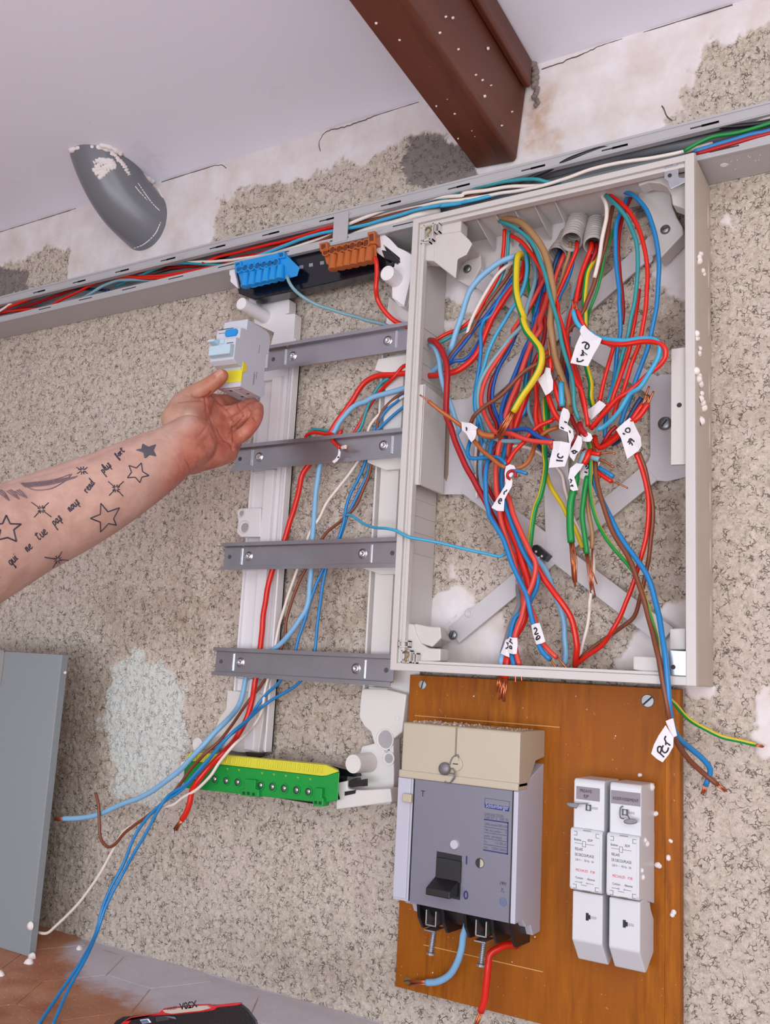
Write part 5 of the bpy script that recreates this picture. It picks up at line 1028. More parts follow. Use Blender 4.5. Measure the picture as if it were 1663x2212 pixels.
# --- inside the enclosure: the left bundle
W('red wire looping from the top left down to the slot in the left wall', 'red', 2.6, 'A 985,185,44 978,350 960,520,40 935,660 870,800 790,930 690,1110 600,1215 500,1290,40 C 330,215,40 200,290,44 160,300,50')
W('teal wire looping from the top left down to the slot in the left wall', 'teal', 2.4, 'A 1035,205,42 1027,350 1015,500,38 975,640 900,820 820,970 700,1150 590,1270,36 C 440,210,36 330,275 225,330,44')
W('thick red wire bulging out of the left slot and bending down across the enclosure', 'dred', 3.9, 'C 150,285,50 200,300,58 260,370 310,470 335,560,62 345,680 340,800 325,1000,62 335,1150 370,1300 E 165,200,60 235,400 320,600 420,800 510,970 600,1120,50 G 330,190,42 420,330,36 520,520,34')
W('light blue wire beside the thick red one in the left slot', 'lblue', 3.3, 'C 150,330,46 210,380,52 250,500 270,650,50 300,800 370,980,44 430,1160 480,1290 E 250,320,34 320,500 380,620 430,750,26 450,800')
W('thin white wire slanting down the left of the enclosure', 'white', 2.3, 'A 1110,540,36 980,620,44 900,700 820,820 720,980,44 660,1100 600,1280 C 590,130,40 540,300 450,420 400,480,34')
W('thin brown wire slanting down the left of the enclosure', 'brown', 2.4, 'A 1090,570,34 1060,650 980,770,38 870,910 760,1060 680,1200 600,1345 C 560,230,40 450,370 360,500,44 340,560')
W('dark blue wire fanning left below the brown one', 'dblue', 2.4, 'A 1100,690,30 1030,800 950,930 880,1020 780,1150 700,1250 640,1351 C 700,90,34 620,200 520,340 430,440 360,540,46')
W('dark blue wire curving back up from the left slot', 'dblue', 2.4, 'C 355,560,48 420,520,48 520,510 600,450,40 660,370 700,300,30 760,200')
W('blue wire dropping almost straight at the left of the bundle', 'blue', 2.5, 'A 1090,760,28 1000,870 920,980 840,1150 760,1200 725,1290 C 715,200,40 722,350 705,550 685,700 655,880 655,1050 690,1180 E 505,200,40 520,300 560,420,28 560,520')
W('long blue wire curving down the left middle of the enclosure', 'cyan', 2.5, 'A 1165,360,30 1215,450,46 1238,600 1215,780 1150,950 1060,1090 970,1240 900,1351 C 810,400,44 750,600 705,740 670,880 665,1040 705,1170,40 E 560,250 620,420,30')
W('thick yellow and green earth wire curving down to a frayed end', ('yellow', 'green'), 4.3, 'A 1180,500,36 1170,465,52 1135,485,62 1118,560 1110,750 1112,900,74 1150,1030 1200,1180 1240,1290 C 1190,60,78 1230,170 1320,290 1390,390 1403,500,84 1380,600 1290,760 1180,920 1080,1090,78', ends=[('b', 34, 7)], phase=.9)
W('grey-blue wire sweeping from the bundle left and back into the hub tag', 'gblue', 2.8, 'A 1270,460,30 1325,600 1330,740 1290,900 1250,1030,40 C 1180,120,46 1050,260 950,390 850,520 770,650 710,780 690,920 700,1050 750,1160 E 600,150,48 650,280 700,360 770,395,50 900,405 1100,400 1250,410,56')
W('coral wire sweeping left then straight into the tag marked 1C', 'coral', 2.9, 'A 1420,750,34 1350,900 1250,1080 1150,1220 1080,1330 C 1080,230,44 980,390 880,550 790,700 740,820 720,950 740,1050 E 640,190,54 690,270 760,310,62 900,310 1020,360 1150,400 1300,415 1410,425,68')
W('blue wire entering the tag marked 1C above the coral one', 'dblue', 2.7, 'A 1440,800,26 1400,1000 1340,1180 C 1300,200,30 1200,420 1130,600 1050,800 970,1010 950,1160 E 880,285,50 1000,265 1120,270,58 1200,330 1300,380 1410,410,64')
W('dark blue wire bowing left in the middle of the bundle', 'dblue', 2.4, 'A 1400,700,24 1300,920 1240,1060,26 C 1080,300,36 1020,420 920,600 870,750 850,900 860,1030 920,1180,36 E 790,250,34 820,350')
W('deep red wire bowing left in the middle of the bundle', 'dred', 2.6, 'C 1170,100,30 1040,370,34 930,580 840,750 805,930 830,1080 900,1230 E 740,290,34 745,420 700,520 660,640 600,700 590,850 650,1000 720,1120,30')
W('coral wire dropping through the middle of the enclosure to the bottom tags', 'coral', 3.3, 'A 1490,850,30 1440,1040 1380,1220 C 1390,160,46 1290,330 1200,560 1130,780 1050,980 980,1180,44 E 800,230 780,420,50 750,560 728,780 735,1000 770,1200,50 G 410,120,50 440,280 490,440 560,640,46 620,860 680,1040 H 330,120,30')
W('coral wire just right of the first, hidden behind the yellow earth wire', 'coral', 3.1, 'A 1400,1090,26 1310,1351 C 1250,420,36 1180,640 1130,830 1080,1010,32 E 880,420,34 860,600,30')
W('blue wire in front, curving down to the tag marked 2', 'blue', 3.0, 'C 1320,20,28 1290,250 1200,420 1150,620 1020,920 950,1100,34 E 800,330,40 690,400,46 650,560 620,700 600,850,58 605,1000 610,1130 640,1250 G 290,160,58 380,320 440,430 500,570 560,740,56 640,920 710,1060 740,1180 790,1351 H 420,100,56 440,180 470,300,58 490,370 530,440 590,495,58', ends=['H 590,495,58 625,550,58 665,612,57'])
W('coral wire beside the blue one into the tag marked 2', 'coral', 2.9, 'G 590,600,40 600,800 640,940,44 700,1080 760,1220 800,1340 H 445,110,50 470,190,52 500,320 545,380,56 590,430 645,478,56', ends=['H 645,478,56 690,520,56 738,580,55'])
W('pale blue wire running down the left middle of the enclosure', 'lblue', 3.2, 'E 600,430,26 560,560,28 540,720 560,900 600,1050 680,1180 740,1290 G 420,250,34 520,430 600,640,32 640,800 620,950')
W('grey weathered cable dropping to the tag marked 3 at the bottom left', 'grey', 3.5, 'G 630,780,22 620,1000,26 590,1200,30 H 325,20,34 285,120 240,240 210,330,44 180,440,50')
W('thick light blue wire end below the left bottom tag', 'lblue', 3.7, 'H 205,400,50 180,470,54 168,540 157,625,58', ends=[('b', 17, 7)])
W('thick red wire running straight down the middle to the left bottom tag', 'red', 4.6, 'C 1380,600,24 1260,820,28 E 820,700,26 780,950,30 820,1200 G 470,170,40 540,350 640,600,42 700,800 740,950 H 385,60,44 350,180,48 290,290,50 240,420,52 220,500,56 200,650,58', ends=[('b', 24, 9)])
W('coral wire bending left to the bottom tag marked 3', 'coral', 3.1, 'E 860,1040,52 920,1180,56 G 520,0,56 560,150 620,300 690,450 760,600,58 810,700 808,820 770,960 710,1100,54 H 340,140,56 300,250 285,330,58 300,450 325,545,60', ends=['H 325,545,60 338,600,60 345,685,59'])
W('blue wire crossing behind the coral one to the bottom tag marked 3', 'blue', 3.0, 'E 830,1100,50 G 480,60,50 540,240 600,400 680,580 760,730,48 830,830 835,940 790,1060 740,1150 H 350,90,42 295,130 260,220,50 248,310 255,430 280,555,60', ends=['H 280,555,60 291,610,60 290,700,59'])
W('thick red wire curving right from the bundle to the bottom of the enclosure', 'red', 3.6, 'G 600,500,30 700,620,34 800,710,40 900,870 1030,1050 1130,1200 1210,1351 H 700,30,36 765,130 800,250 818,400 808,470,24 800,552,16')
W('light blue wire dropping to the bottom of the enclosure behind the red one', 'lblue', 3.3, 'G 760,600,20 900,750,22 1060,1130,24 1120,1290 H 680,60,20 705,170 712,300 722,450 712,532,14')
W('thin white wire arching behind the middle of the bundle', 'white', 2.0, 'E 560,150,16 530,300 510,360 480,650,18 480,850 500,960 G 150,-20,18')
W('thin white wire arching right toward the hub', 'white', 2.0, 'E 880,475,24 1000,465 1150,500 1260,555,30 1340,620')
W('blue wire hanging from the left tag and hooking right', 'blue', 2.5, 'E 420,400,50 395,480,54 390,560 420,610 500,615 620,600 740,600,60 800,630 850,690,64')
W('short blue wire stub poking right from the tag with the red ring', 'blue', 2.2, 'E 900,765,68 960,758,72 1020,768 1100,795,72')
mb = MB(); c_ = P(*px('E 918,812')[0][:2], .072); tube(mb, [c_ + np.array([.0048 * math.cos(a_), -.001, .0048 * math.sin(a_)]) for a_ in np.linspace(-.6, 4.6, 22)], .0019, 8); tag(mb.obj('wire', wm('dred'), smooth=True), 'short dark red wire stub curled in a ring under the blue stub', 'wire', GE)
W('brown wire pointing up and left over the rim of the enclosure to a bare tip', 'orange', 2.5, 'C 130,970,88 280,1090,80 400,1170,72 490,1240,66 540,1280,60', ends=['C 130,970,88 80,930,90 35,900,92'])
W('brown wire climbing right from the left tag across the bundle', 'brown', 2.6, 'C 1480,460,74 1350,550,80 1200,640 1050,800,80 900,940 750,1040 650,1130,76 610,1210,66 580,1290,56')
W('brown wire looped short and thick beside the left tag', 'orange', 4.0, 'E 470,290,56 520,300,62 560,330 650,345 715,345,58')
W('brown wire going down and right from the left tag to the second tag', 'orange', 2.6, 'E 450,380,58 500,440,64 560,510 680,610,68 760,680 840,720,68')
W('brown wire bowing up and right out of the second tag', 'orange', 2.7, 'E 950,735,66 1020,720,66 1100,670 1150,580,60 1190,470,50 1240,370 1350,280 1480,235,44')
W('red wire slanting up from the second tag to the hub', 'red', 2.6, 'E 860,680,64 950,530,62 1050,430 1150,300,56 1250,210 1400,155 F 180,480,52 240,450')
W('brown stained sheathed cable hanging from the top through the bundle', 'tan', 4.3, 'A 930,70,40 1040,70,46 1150,100 1240,170 1330,270,58 1400,390 1450,500 1490,640,64 1520,780 1530,920 C 1500,100,66 1520,250 1560,450 1600,650 D 60,500,66 100,800,62 200,1100 260,1300 F 370,300,58 410,400,50')
W('teal wire running beside the sheathed cable, front left', 'teal', 2.5, 'A 930,95,50 1050,140,56 1150,200 1250,290 1340,420,64 1400,570 1460,760,70 1530,980 1600,1200 D 30,50,72 80,220 130,400 170,600 220,800,74 270,950 300,1100 310,1351 F 440,220,72 455,350 500,480,66')
W('red wire running beside the sheathed cable, front right', 'red', 2.6, 'A 1060,250,46 1180,330,54 1300,480 1390,620,62 1500,850 1590,1050 1650,1220 D 130,280,68 190,480 240,700 290,900,70 350,1100 410,1300 F 520,100,70 570,300 590,430 610,560,66')
W('red wire bunched under the top left entry', 'dred', 2.6, 'A 1150,180,40 1250,290,42 1330,430,40 1370,600 1390,760,36 1330,960 1260,1080 1200,1200')
W('green and yellow wire seen behind the top of the bundle', ('green', 'yellow'), 2.4, 'A 1240,440,22 1255,600 1240,750 1262,900 1310,1100,20 C 1430,800,18 1470,1000,22 1475,1200 1470,1320')
W('blue wire in the middle top of the bundle', 'blue', 3.0, 'A 1420,790,24 1360,1000 1320,1200 C 1330,30,26 1280,400,24 1220,800 1200,1100 1060,1240,26 E 880,300,30 840,460 810,640 790,900,40 830,1080,42')
W('coral wire in the middle top of the bundle', 'dred', 2.9, 'A 1440,900,28 1400,1100 C 1440,60,34 1420,300 1310,560,30 1270,760 1180,1000,26')
W('dull red wire on the right flank of the bundle', 'coral', 3.0, 'C 1480,400,30 1370,740,32 1345,900 1370,1120 1420,1310 E 1240,60,34 1270,200 1320,330 1390,430,40 1400,500')
W('red wire on the right flank of the bundle, bending toward the hub', 'red', 2.8, 'C 1330,760,40 1350,950,42 1380,1150 E 1200,40,42 1215,200 1280,330 1350,400,42')
W('grey-blue wire on the right flank of the bundle', 'gblue', 2.4, 'C 1290,600,22 1240,760 1250,900 1290,1100 1330,1300 E 1120,40,24 1170,180 1230,300 1280,420,26 1380,570')
W('navy wire slipping under the tag marked 1C', 'navy', 2.6, 'E 1150,340,30 1230,450,34 1300,530,36 1370,580,38')
# --- corrugated conduits and what comes out of them
cond = mat('conduit_grey', 'a8a09c', .4, var=.08, scale=60, dirt=('d5c9c0', 60, .55, .6))
def conduit(spec, r, lab):
    p_ = spline(pts3(spec), .0009); rad = [r * (1 + .09 * math.sin(k * .95)) for k in range(len(p_))]; mb = MB(); tube(mb, p_, r, 22, radii=rad)
    mb.f = mb.f[:-2] + [mb.f[-2]]; mb.m = mb.m[:-1]
    o = tag(mb.obj('conduit', cond, smooth=True), lab, 'conduit', 'corrugated conduits at the top of the enclosure'); md_ = o.modifiers.new('wall', 'SOLIDIFY'); md_.thickness = .0008; return o
conduit('B 360,380,4 330,470,22 300,560,34 280,640,44', .0118, 'grey corrugated conduit end, the upper one in the middle of the enclosure top')
conduit('B 560,430,4 540,540,22 530,620,34 525,680,42', .0104, 'grey corrugated conduit end to the right of the other two')
conduit('B 260,560,3 200,680,14 150,740,24 120,790,30', .0110, 'grey corrugated conduit end, the lowest and leftmost')
W('navy wire leaving the leftmost conduit', 'navy', 2.8, 'B 170,700,20 130,800,30 100,880,32 80,960 40,1100,30')
W('coral wire leaving the leftmost conduit', 'coral', 2.8, 'B 215,740,20 180,830,32 140,930 100,1040 85,1130 60,1300,30 D -60,300,30')
W('red wire leaving the upper conduit', 'red', 2.5, 'B 340,640,34 340,710,42 290,850 200,1060 140,1200,46 90,1320')
W('brown wire leaving the upper conduit', 'tan', 2.4, 'B 270,640,30 250,800,34 190,980 130,1180,34 100,1300')
W('blue wire half hidden behind the red one from the upper conduit', 'blue', 2.5, 'B 310,700,28 290,900 230,1080 150,1240,30 120,1330 D 90,260,30')
W('red wire leaving the right conduit', 'red', 3.0, 'B 500,640,34 505,700,40 450,840 400,980 350,1180 320,1330 D 290,250,46 250,420 230,560 260,760,50 310,880 370,1060 420,1250 F 530,180,56 590,420')
W('deep red wire leaving the right conduit', 'dred', 2.7, 'B 560,650,30 560,730,36 490,900 420,1080 370,1280 D 320,150,34 290,400 270,500')
W('violet wire between the reds under the right conduit', 'violet', 2.2, 'B 500,760,30 470,900 420,1080 390,1200,28')
W('grey-blue wire under the right conduit', 'gblue', 2.2, 'B 520,660,26 470,850,28 D 300,60,30 270,200,32 220,420 200,560 180,760 150,900')
W('yellow and green wire arching from behind the right conduit down to the hub', ('yellow', 'green'), 3.3, 'B 580,780,26 520,870,34 470,960 440,1100 425,1330,44 D 430,300,46 430,450,44 430,700 455,900,44 500,1100 530,1300 F 640,200,44 670,330,38', phase=1.4)
W('white wire hanging from the top entry beside a brown one', 'white', 2.5, 'B 625,125,40 668,220,48 675,340 650,480 620,640,52 600,780 570,920 540,1040,48')
W('brown wire hanging from the top entry across the right middle', 'brown', 2.7, 'B 745,240,34 710,400 680,600,42 630,790 580,960 520,1150,46 450,1330 D 420,270,48 330,400 220,550,48 C 1600,1080,40')
W('thin green wire hanging from the top entry', 'green', 1.8, 'B 785,440,32 720,600 660,760,42 620,960 570,1180 510,1340,42 D 490,250,40 465,340 455,480,30')
W('teal wire in a long bow from the top right entry', 'teal', 2.5, 'B 670,115,44 780,220,54 880,340 955,490 1008,650,60 1028,850 1015,1100 985,1340 D 950,350,58 910,550 860,740,48 800,980,46 740,1200 F 770,400,50')
W('red wire in a long bow from the top right entry', 'red', 2.6, 'B 700,105,40 830,195,50 940,310 1030,470 1100,700,60 1132,900 1130,1150 1118,1340 D 1100,350,58 1060,550 1030,680 960,850 900,1050 850,1200 F 960,280,52 920,430')
W('outermost blue wire bowing right from the top right entry', 'blue', 2.7, 'B 860,70,34 980,120,46 1090,230 1165,370 1225,600,58 1258,800 1262,1050 1240,1340 D 1200,400,56 1170,550 1140,680 1070,870 1010,1030 940,1250 F 1040,400,50 1000,540')
W('blue wire hanging straight, inner one of the right group', 'blue', 2.6, 'B 910,130,26 870,240 825,330,40 790,430 775,650,46 790,950 820,1200 D 815,150,48 830,330 830,500 800,700 780,900,40 750,1100 F 880,160,44 830,400 810,700,40')
W('deep red wire hanging straight beside the inner blue one', 'dred', 2.5, 'B 945,145,24 890,260 845,400,34 808,600,38 812,850 830,1050 D 850,60,38 860,300 850,420,34')
W('red wire crossing down between the two long bows', 'red', 2.7, 'D 1040,30,44 1005,300,48 960,540 930,700 880,870 820,1040 760,1200 710,1330 F 830,300,54 760,450,52 680,560')
W('red wire slanting down left from under the loop', 'red', 2.5, 'D 760,660,50 710,820,50 660,1000 630,1130 600,1280')
W('light blue wire looping out of the tag marked CMO and back to the hub', 'cyan', 2.8, 'D 300,265,84 320,350,84 370,440,82 500,520,78 600,575,80 750,592,84 900,603 1050,580 1180,578,86 1260,620,88 1275,700 1240,820 1150,970 1050,1130,82 950,1260 F 1120,170,78 1000,360,74 900,480 790,570,66 720,600', ends=['D 300,265,84 295,200,84 288,145,84'])
W('red wire looping out of the tag marked CMO and back to the hub', 'red', 2.9, 'D 345,260,80 380,350,80 430,450,78 520,550,76 610,605,80 750,642,84 900,640 1080,615 1250,622,88 1330,680,88 1338,780 1270,880 1150,970 1050,1070,78 900,1190 F 960,230,74 830,370,70 730,480 640,590,62', ends=['D 345,260,80 335,210,80 322,165,80'])
# tag 10A bundle
W('red wire ending in bare copper above the tag marked 10A, the right one', 'red', 3.0, 'F 800,790,40 900,700,50 990,620,62 1100,520,70 1170,490,74 1240,420 1290,350 1330,290,76', ends=['F 1330,290,76 1360,220,76 1395,140,75', 'F 1320,300,75 1330,250,76 1325,190,76'])
W('red wire ending in bare copper above the tag marked 10A, the left one', 'red', 3.0, 'F 690,680,46 705,760,50 750,820 820,790,54 900,740 990,660,60 1090,530,66 1150,460,70 1210,370 1262,300,72', ends=['F 1262,300,72 1300,200,72 1340,80,71', 'F 1262,300,71 1310,230,72 1310,180,72'])
W('navy wire above the tag marked 10A', 'navy', 3.0, 'F 900,770,40 960,740,46 1010,680,52 1080,520,58 1125,430,62 1180,320 1250,215,62')
W('red wire folded back at the hub left of the tag marked 10A', 'dred', 2.6, 'F 950,560,48 880,620,48 800,740,46 770,800,40')
W('red and brown twin wire going down from the tag marked 10A, the red', 'red', 2.6, 'F 1180,880,66 1230,1000,62 1275,1150 1310,1300 N 1296,0,56 1283,130 1253,260 1212,390,44 1160,520 1105,620 H 1090,290,34 1020,380 920,450 830,520,20 805,545,16')
W('red and brown twin wire going down from the tag marked 10A, the brown', 'brown', 2.4, 'F 1215,870,62 1290,1060,58 1335,1270 N 1318,0,52 1306,150 1288,290 1255,430,34 H 1300,130,26 1200,215 1110,280 1000,355 880,450,16 830,500,14')
# PCT set
W('brown wire leading down over the lower rim to the tag marked PCT', 'brown', 2.8, 'F 600,700,50 670,830,54 695,980 705,1150 735,1300 N 1120,120,60 1190,230 1250,380 1300,560,70 1345,740,84 1370,880,86 1398,1040,82 1425,1140,70 1490,1240,44 1560,1310,30 1640,1375,24', ends=[('b', 9, 7)])
W('blue wire leading down over the lower rim to the tag marked PCT', 'blue', 3.0, 'F 640,760,46 665,950,50 665,1100 690,1240 N 1095,20,54 1150,130 1230,240 1290,330 1340,500,70 1370,680,82 1388,830,86 1405,1040,80 1438,1130,66 1500,1190,44 1570,1250,32 1603,1300,26 1580,1380,24', ends=[('b', 8, 6)])
W('yellow and green wire leading down over the lower rim and off to the right', ('yellow', 'green'), 2.3, 'F 610,740,56 640,860,62 640,1100,60 635,1280 N 1025,20,56 1080,140 1160,240 1230,330,62 1290,480 1335,640,72 1350,780,82 1368,880,84 1395,940,66 1430,975,48 1500,1050,30 Z 1530,1578,22 1560,1592,18 1600,1601,14 1632,1609,10', ends=[('b', 8, 5)], phase=.6)
W('yellow and green wire dropping straight from the hub to the left of the others', ('yellow', 'green'), 3.3, 'C 1440,940,30 1465,1150,34 E 1320,40,36 1328,200 1312,400,40 1312,560 1325,700 1300,880,44 1250,1080 1190,1280 G 820,60,46 790,200 765,380 748,540,40', phase=5.2)
W('thick green and yellow wire with a bundle of bare copper below the hub', ('green', 'yellow'), 4.3, 'F 470,1080,60 465,1180,66 440,1300 G 1215,0,66 1205,200 1205,350 1216,478,64', ends=[('b', 40, 9)], phase=3.4)
W('green wire with a bare end below the hub', 'green', 3.0, 'F 600,1160,58 575,1290,60 G 1350,20,60 1335,160 1358,350 1392,605,58', ends=[('b', 42, 3)])
W('tan translucent wire with a bare end below the hub, the rightmost', 'tan', 2.4, 'F 640,1240,52 G 1395,20,52 1415,160 1440,300 1452,420 1445,545,50', ends=[('b', 40, 2)])
W('yellow wire with a bare end below the hub, between the greens', 'yellow', 2.6, 'E 1335,800,30 1370,920,32 1450,1060 1530,1190 1580,1290 G 1240,280,44 1300,430 1345,540,44', ends=[('b', 40, 2)])
W('dusty white wire winding down behind the hub', 'white', 2.0, 'F 220,1040,16 300,1150 330,1300,18 G 1230,180,20 1330,370 1420,500,24 1465,650 1465,800,26 1445,1000 1420,1200 H 925,60,22 905,210 868,350 838,470,14')
# stubs around the hub
W('short red stub pointing right from the hub', 'red', 2.5, 'F 560,850,58 650,882,64 755,892,66', ends=['F 755,892,66 840,870,66 935,890,66'])
W('short grey stub pointing right from the hub', 'gblue', 3.4, 'F 580,900,56 640,920,62 745,955,64', ends=['F 745,955,64 830,995,64 920,1050,64'])
W('short blue stub under the grey one at the hub', 'blue', 2.5, 'F 740,1055,58 830,1110,60 915,1165,60')
W('short red stub under the blue one at the hub', 'red', 2.5, 'F 690,1080,54 800,1160,58 895,1222,58', ends=['F 895,1222,58 980,1250,58 1085,1300,57'])
W('thick grey stub pointing down left at the hub', 'gblue', 3.8, 'F 600,870,62 560,900,66 540,960 525,1010,64')
W('thick red stub pointing down left at the hub', 'red', 3.6, 'F 640,850,60 610,890,68 590,950 560,1010,66')
W('small red arch over the hub', 'dred', 3.4, 'F 510,530,66 525,590,72 560,640 600,680,72 640,700,66', ends=['F 510,530,66 500,480,66 470,400,64'])
W('blue stub standing up behind the twisted tag', 'cyan', 3.4, 'F 290,40,66 295,150,68 300,320,66', ends=['F 290,40,66 270,0,66 250,-50,66'])
W('red stub leaning beside the blue one behind the twisted tag', 'red', 3.2, 'F 190,20,62 220,120,66 265,260,64 300,340,60', ends=['F 190,20,62 160,-60,62 120,-110,62'])
W('short red stub standing up left of the sheathed cable', 'red', 3.0, 'C 1490,480,70 1498,560,70 1510,640,66', ends=['C 1490,480,70 1485,380,71 1465,260,71'])
W('red wire from the small blank tag down to the hub', 'red', 3.3, 'F 125,170,60 160,290,60 220,420 300,520,56 340,580')
W('red wire crossing the hub toward the lower right', 'dred', 2.7, 'F 400,430,50 460,560,52 500,640,50 430,740,48 400,790')
W('blue wire behind the hub on the right flank', 'dblue', 2.7, 'D 250,560,26 245,700 235,900 240,1100,26 F 360,50,26 370,150,22')
W('coral wire behind the sheathed cable at the right', 'coral', 3.0, 'D 200,780,28 185,920 D 170,1100,26')
# ------------------------------------------------------------------ tape tags with handwriting
tape = mat('tape_white', 'e4dfe2', .5, var=.02); ink = mat('marker_ink', '17141c', .5)
def wtag(lab, spec, dd, writing=(), wr=.00075, curl=0, tilt=None):
    p_ = px(spec, dd); pts_ = [P(*q) for q in p_]; c = np.mean(pts_, 0)
    mb = MB(); n_ = len(pts_); V_ = [np.array(q) for q in pts_]
    # fan around the centre so the tape can bow a little
    bow = c + np.array([0, -.0012, 0]); F_ = [bow] + V_; B_ = [v + np.array([0, .0005, 0]) for v in F_]
    f_ = [(0, i + 1, (i + 1) % n_ + 1) for i in range(n_)] + [(n_ + 1, (i + 1) % n_ + n_ + 2, i + n_ + 2) for i in range(n_)] + [(i + 1, i + n_ + 2, (i + 1) % n_ + n_ + 2, (i + 1) % n_ + 1) for i in range(n_)]
    mb.add(F_ + B_, f_); o = tag(mb.obj('wire_tag', tape), lab, 'wire tag', 'white tape tags on the wires')
    if writing:
        T_ = BVHTree.FromPolygons([Vector(v) for v in F_], [f for f in f_[:n_]]); m2 = MB()
        for s_ in writing:
            q_ = []
            for (x, y, _) in px(s_, dd):
                r_ = Vector(ray(x, y)).normalized(); h = T_.ray_cast(Vector(CAM), r_)
                q_.append(np.array(h[0]) + np.array([0, -.0003, 0]) if h[0] else P(x, y, p_[0][2] + .001))
            tube(m2, spline(q_, .0008) if len(q_) > 2 else q_, wr, 6, flat=.5)
        m2.obj('writing', ink, o)
    return o
wtag('largest white tape tag, marked CMO, hanging from the red and blue loop', 'D 375,490,90 392,445,88 425,425,86 470,480,85 540,535,86 622,578,87 600,640,88 530,760,91 465,892,93 360,872,94 270,852,94 330,650,93 385,530,92', None,
     ['D 400,630 425,620 450,625 470,640 480,665 465,695 440,690 440,660 455,640', 'D 400,712 415,725 405,755 385,770 425,765 400,740 425,738 460,765', 'D 345,800 350,815 345,832 385,838 420,818'], .0009)
wtag('white tape tag marked 1C, hanging left of the hub', 'F 192,738,74 280,738,76 405,762,74 388,880,76 330,1040,78 230,1050,78 138,1055,78 160,930,78 190,815,76', None, ['F 265,885 248,900 250,922 275,938 305,930 308,915', 'F 232,968 270,972 310,975', 'F 232,968 245,962'], .0009)
wtag('white tape tag marked 10A, upper right of the hub', 'F 1110,455,74 1150,500,76 1195,600,78 1240,690,78 1250,790,76 1215,850,74 1080,950,72 1040,820,76 1000,690,77 945,600,76 1030,520,76', None,
     ['F 1030,640 1040,655 1055,648', 'F 1065,590 1095,580 1112,600 1105,630 1075,630 1058,610 1068,590', 'F 1085,755 1100,735 1110,710 1125,712 1165,745', 'F 1100,735 1140,775 1140,790', 'F 1130,715 1115,750 1105,775'], .0008)
wtag('twisted white tape tag standing above the hub', 'F 315,335,74 370,360,74 390,400,75 392,445,76 360,480,76 345,520,77 430,600,77 440,690,76 400,768,74 385,755,75 418,690,75 370,630,76 320,610,77 262,585,76 265,500,75 285,400,75', None, ['F 285,570 320,590', 'F 330,500 345,515 360,515', 'F 388,610 400,640'], .0008)
wtag('small white tape tag marked A, in the middle of the hub', 'F 490,665,78 535,690,78 540,760,79 520,840,80 470,900,80 440,980,79 390,920,79 385,865,79 430,790,79', None, ['F 410,865 440,850 470,860 485,870', 'F 440,850 430,880 455,882 470,862'], .0008)
wtag('white tape wrapped around the crown of the hub', 'F 530,660,72 590,628,74 640,645,74 665,700,73 640,740,74 600,745,75 545,735,74', None)
wtag('long narrow white tape tag hanging below the hub', 'F 470,1000,72 560,1010,72 530,1060,74 470,1090,75 440,1130,76 432,1210,76 450,1270,75 492,1322,74 430,1335,74 398,1310,75 385,1210,76 372,1180,76 395,1060,76', None, ['F 395,1190 410,1210 400,1240', 'F 385,1215 420,1205', 'F 400,1280 425,1262 430,1285'], .0008)
wtag('white tape tag partly behind the yellow wire below the hub', 'F 560,1020,54 600,970,54 700,960,54 755,985,53 735,1040,53 700,1080,54 640,1180,55 605,1212,55 500,1170,55 540,1090,55', None, ['F 570,1105 600,1115', 'F 585,1050 600,1010 620,1015 610,1060 590,1070'], .0009)
wtag('small blank white tape tag upper right of the hub', 'F 585,375,56 680,310,60 745,248,62 790,275,62 825,305,61 760,380,61 650,482,58 625,450,57 602,445,56', None)
wtag('small blank white tape tag left of the sheathed cable', 'C 1358,730,72 1430,655,73 1450,590,74 1500,600,74 1505,660,74 1530,740,73 1528,840,72 1490,880,72 1445,905,71 1405,820,72', None)
wtag('white tape tag on the brown wires at the left', 'E 312,170,68 355,180,69 430,188,70 510,240,70 490,265,69 492,320,69 470,380,69 432,418,68 400,370,69 375,320,70 320,270,69', None, ['E 370,240 378,262 372,280'], .0010)
wtag('folded white tape tag with a curved mark, left of the lower middle', 'E 845,705,70 890,682,70 940,695,70 970,745,70 900,750,73 870,765,72 925,880,74 915,950,73 860,1040,74 820,1120,75 818,1243,75 740,1238,76 672,1200,76 740,1130,76 790,1030,75 850,900,74 830,790,72', None,
     ['E 858,985 848,1005 828,1012 826,1045', 'E 785,1090 765,1110 760,1140 785,1155', 'E 790,1090 795,1120 770,1120'], .0009)
wtag('white tape tag marked 2 wrapped around a blue and a coral wire near the bottom', 'H 425,200,64 458,186,65 496,180,64 522,260,65 546,340,64 510,358,65 468,366,64 440,280,65', None, ['q 720,165 748,142 776,170 762,215 735,262 770,260 806,238', 'q 775,310 762,362 800,350 832,322 825,295 790,292 782,330'], .0009)
wtag('white tape tag at the bottom left, the right one of an overlapping pair', 'H 238,300,66 270,308,67 306,308,66 308,370,67 300,445,66 270,448,67 236,438,66 230,370,67', None, ['q 275,348 296,365 265,396 300,415 320,446', 'q 265,480 298,488 306,530 266,516 263,484'], .0008)
wtag('white tape tag at the bottom left, the left one of an overlapping pair', 'H 205,328,62 236,310,62 230,380,63 238,440,63 238,475,63 205,462,64 163,442,63 185,390,64', None, ['q 205,420 243,432 225,452 243,480 234,505', 'q 190,526 215,520 234,500'], .0008)
wtag('white tape flag marked PCT hanging over the board', 'N 1380,1078,88 1400,1110,88 1420,1140,87 1418,1185,88 1395,1225,89 1365,1263,90 1335,1245,90 1308,1220,90 1322,1175,90 1345,1130,90', None,
     ['p 295,795 360,850 425,912', 'p 292,800 295,715 328,690 362,702 365,760 340,828', 'p 408,665 380,730 392,785 440,820 490,785 516,710', 'p 460,475 434,535 458,590 455,660', 'p 462,608 505,635 552,672'], .0008)
wtag('white tape wrapped around the brown and blue wires above the PCT flag', 'N 1380,1058,86 1400,1048,86 1418,1043,86 1428,1090,85 1437,1130,84 1415,1141,85 1398,1100,86', None)
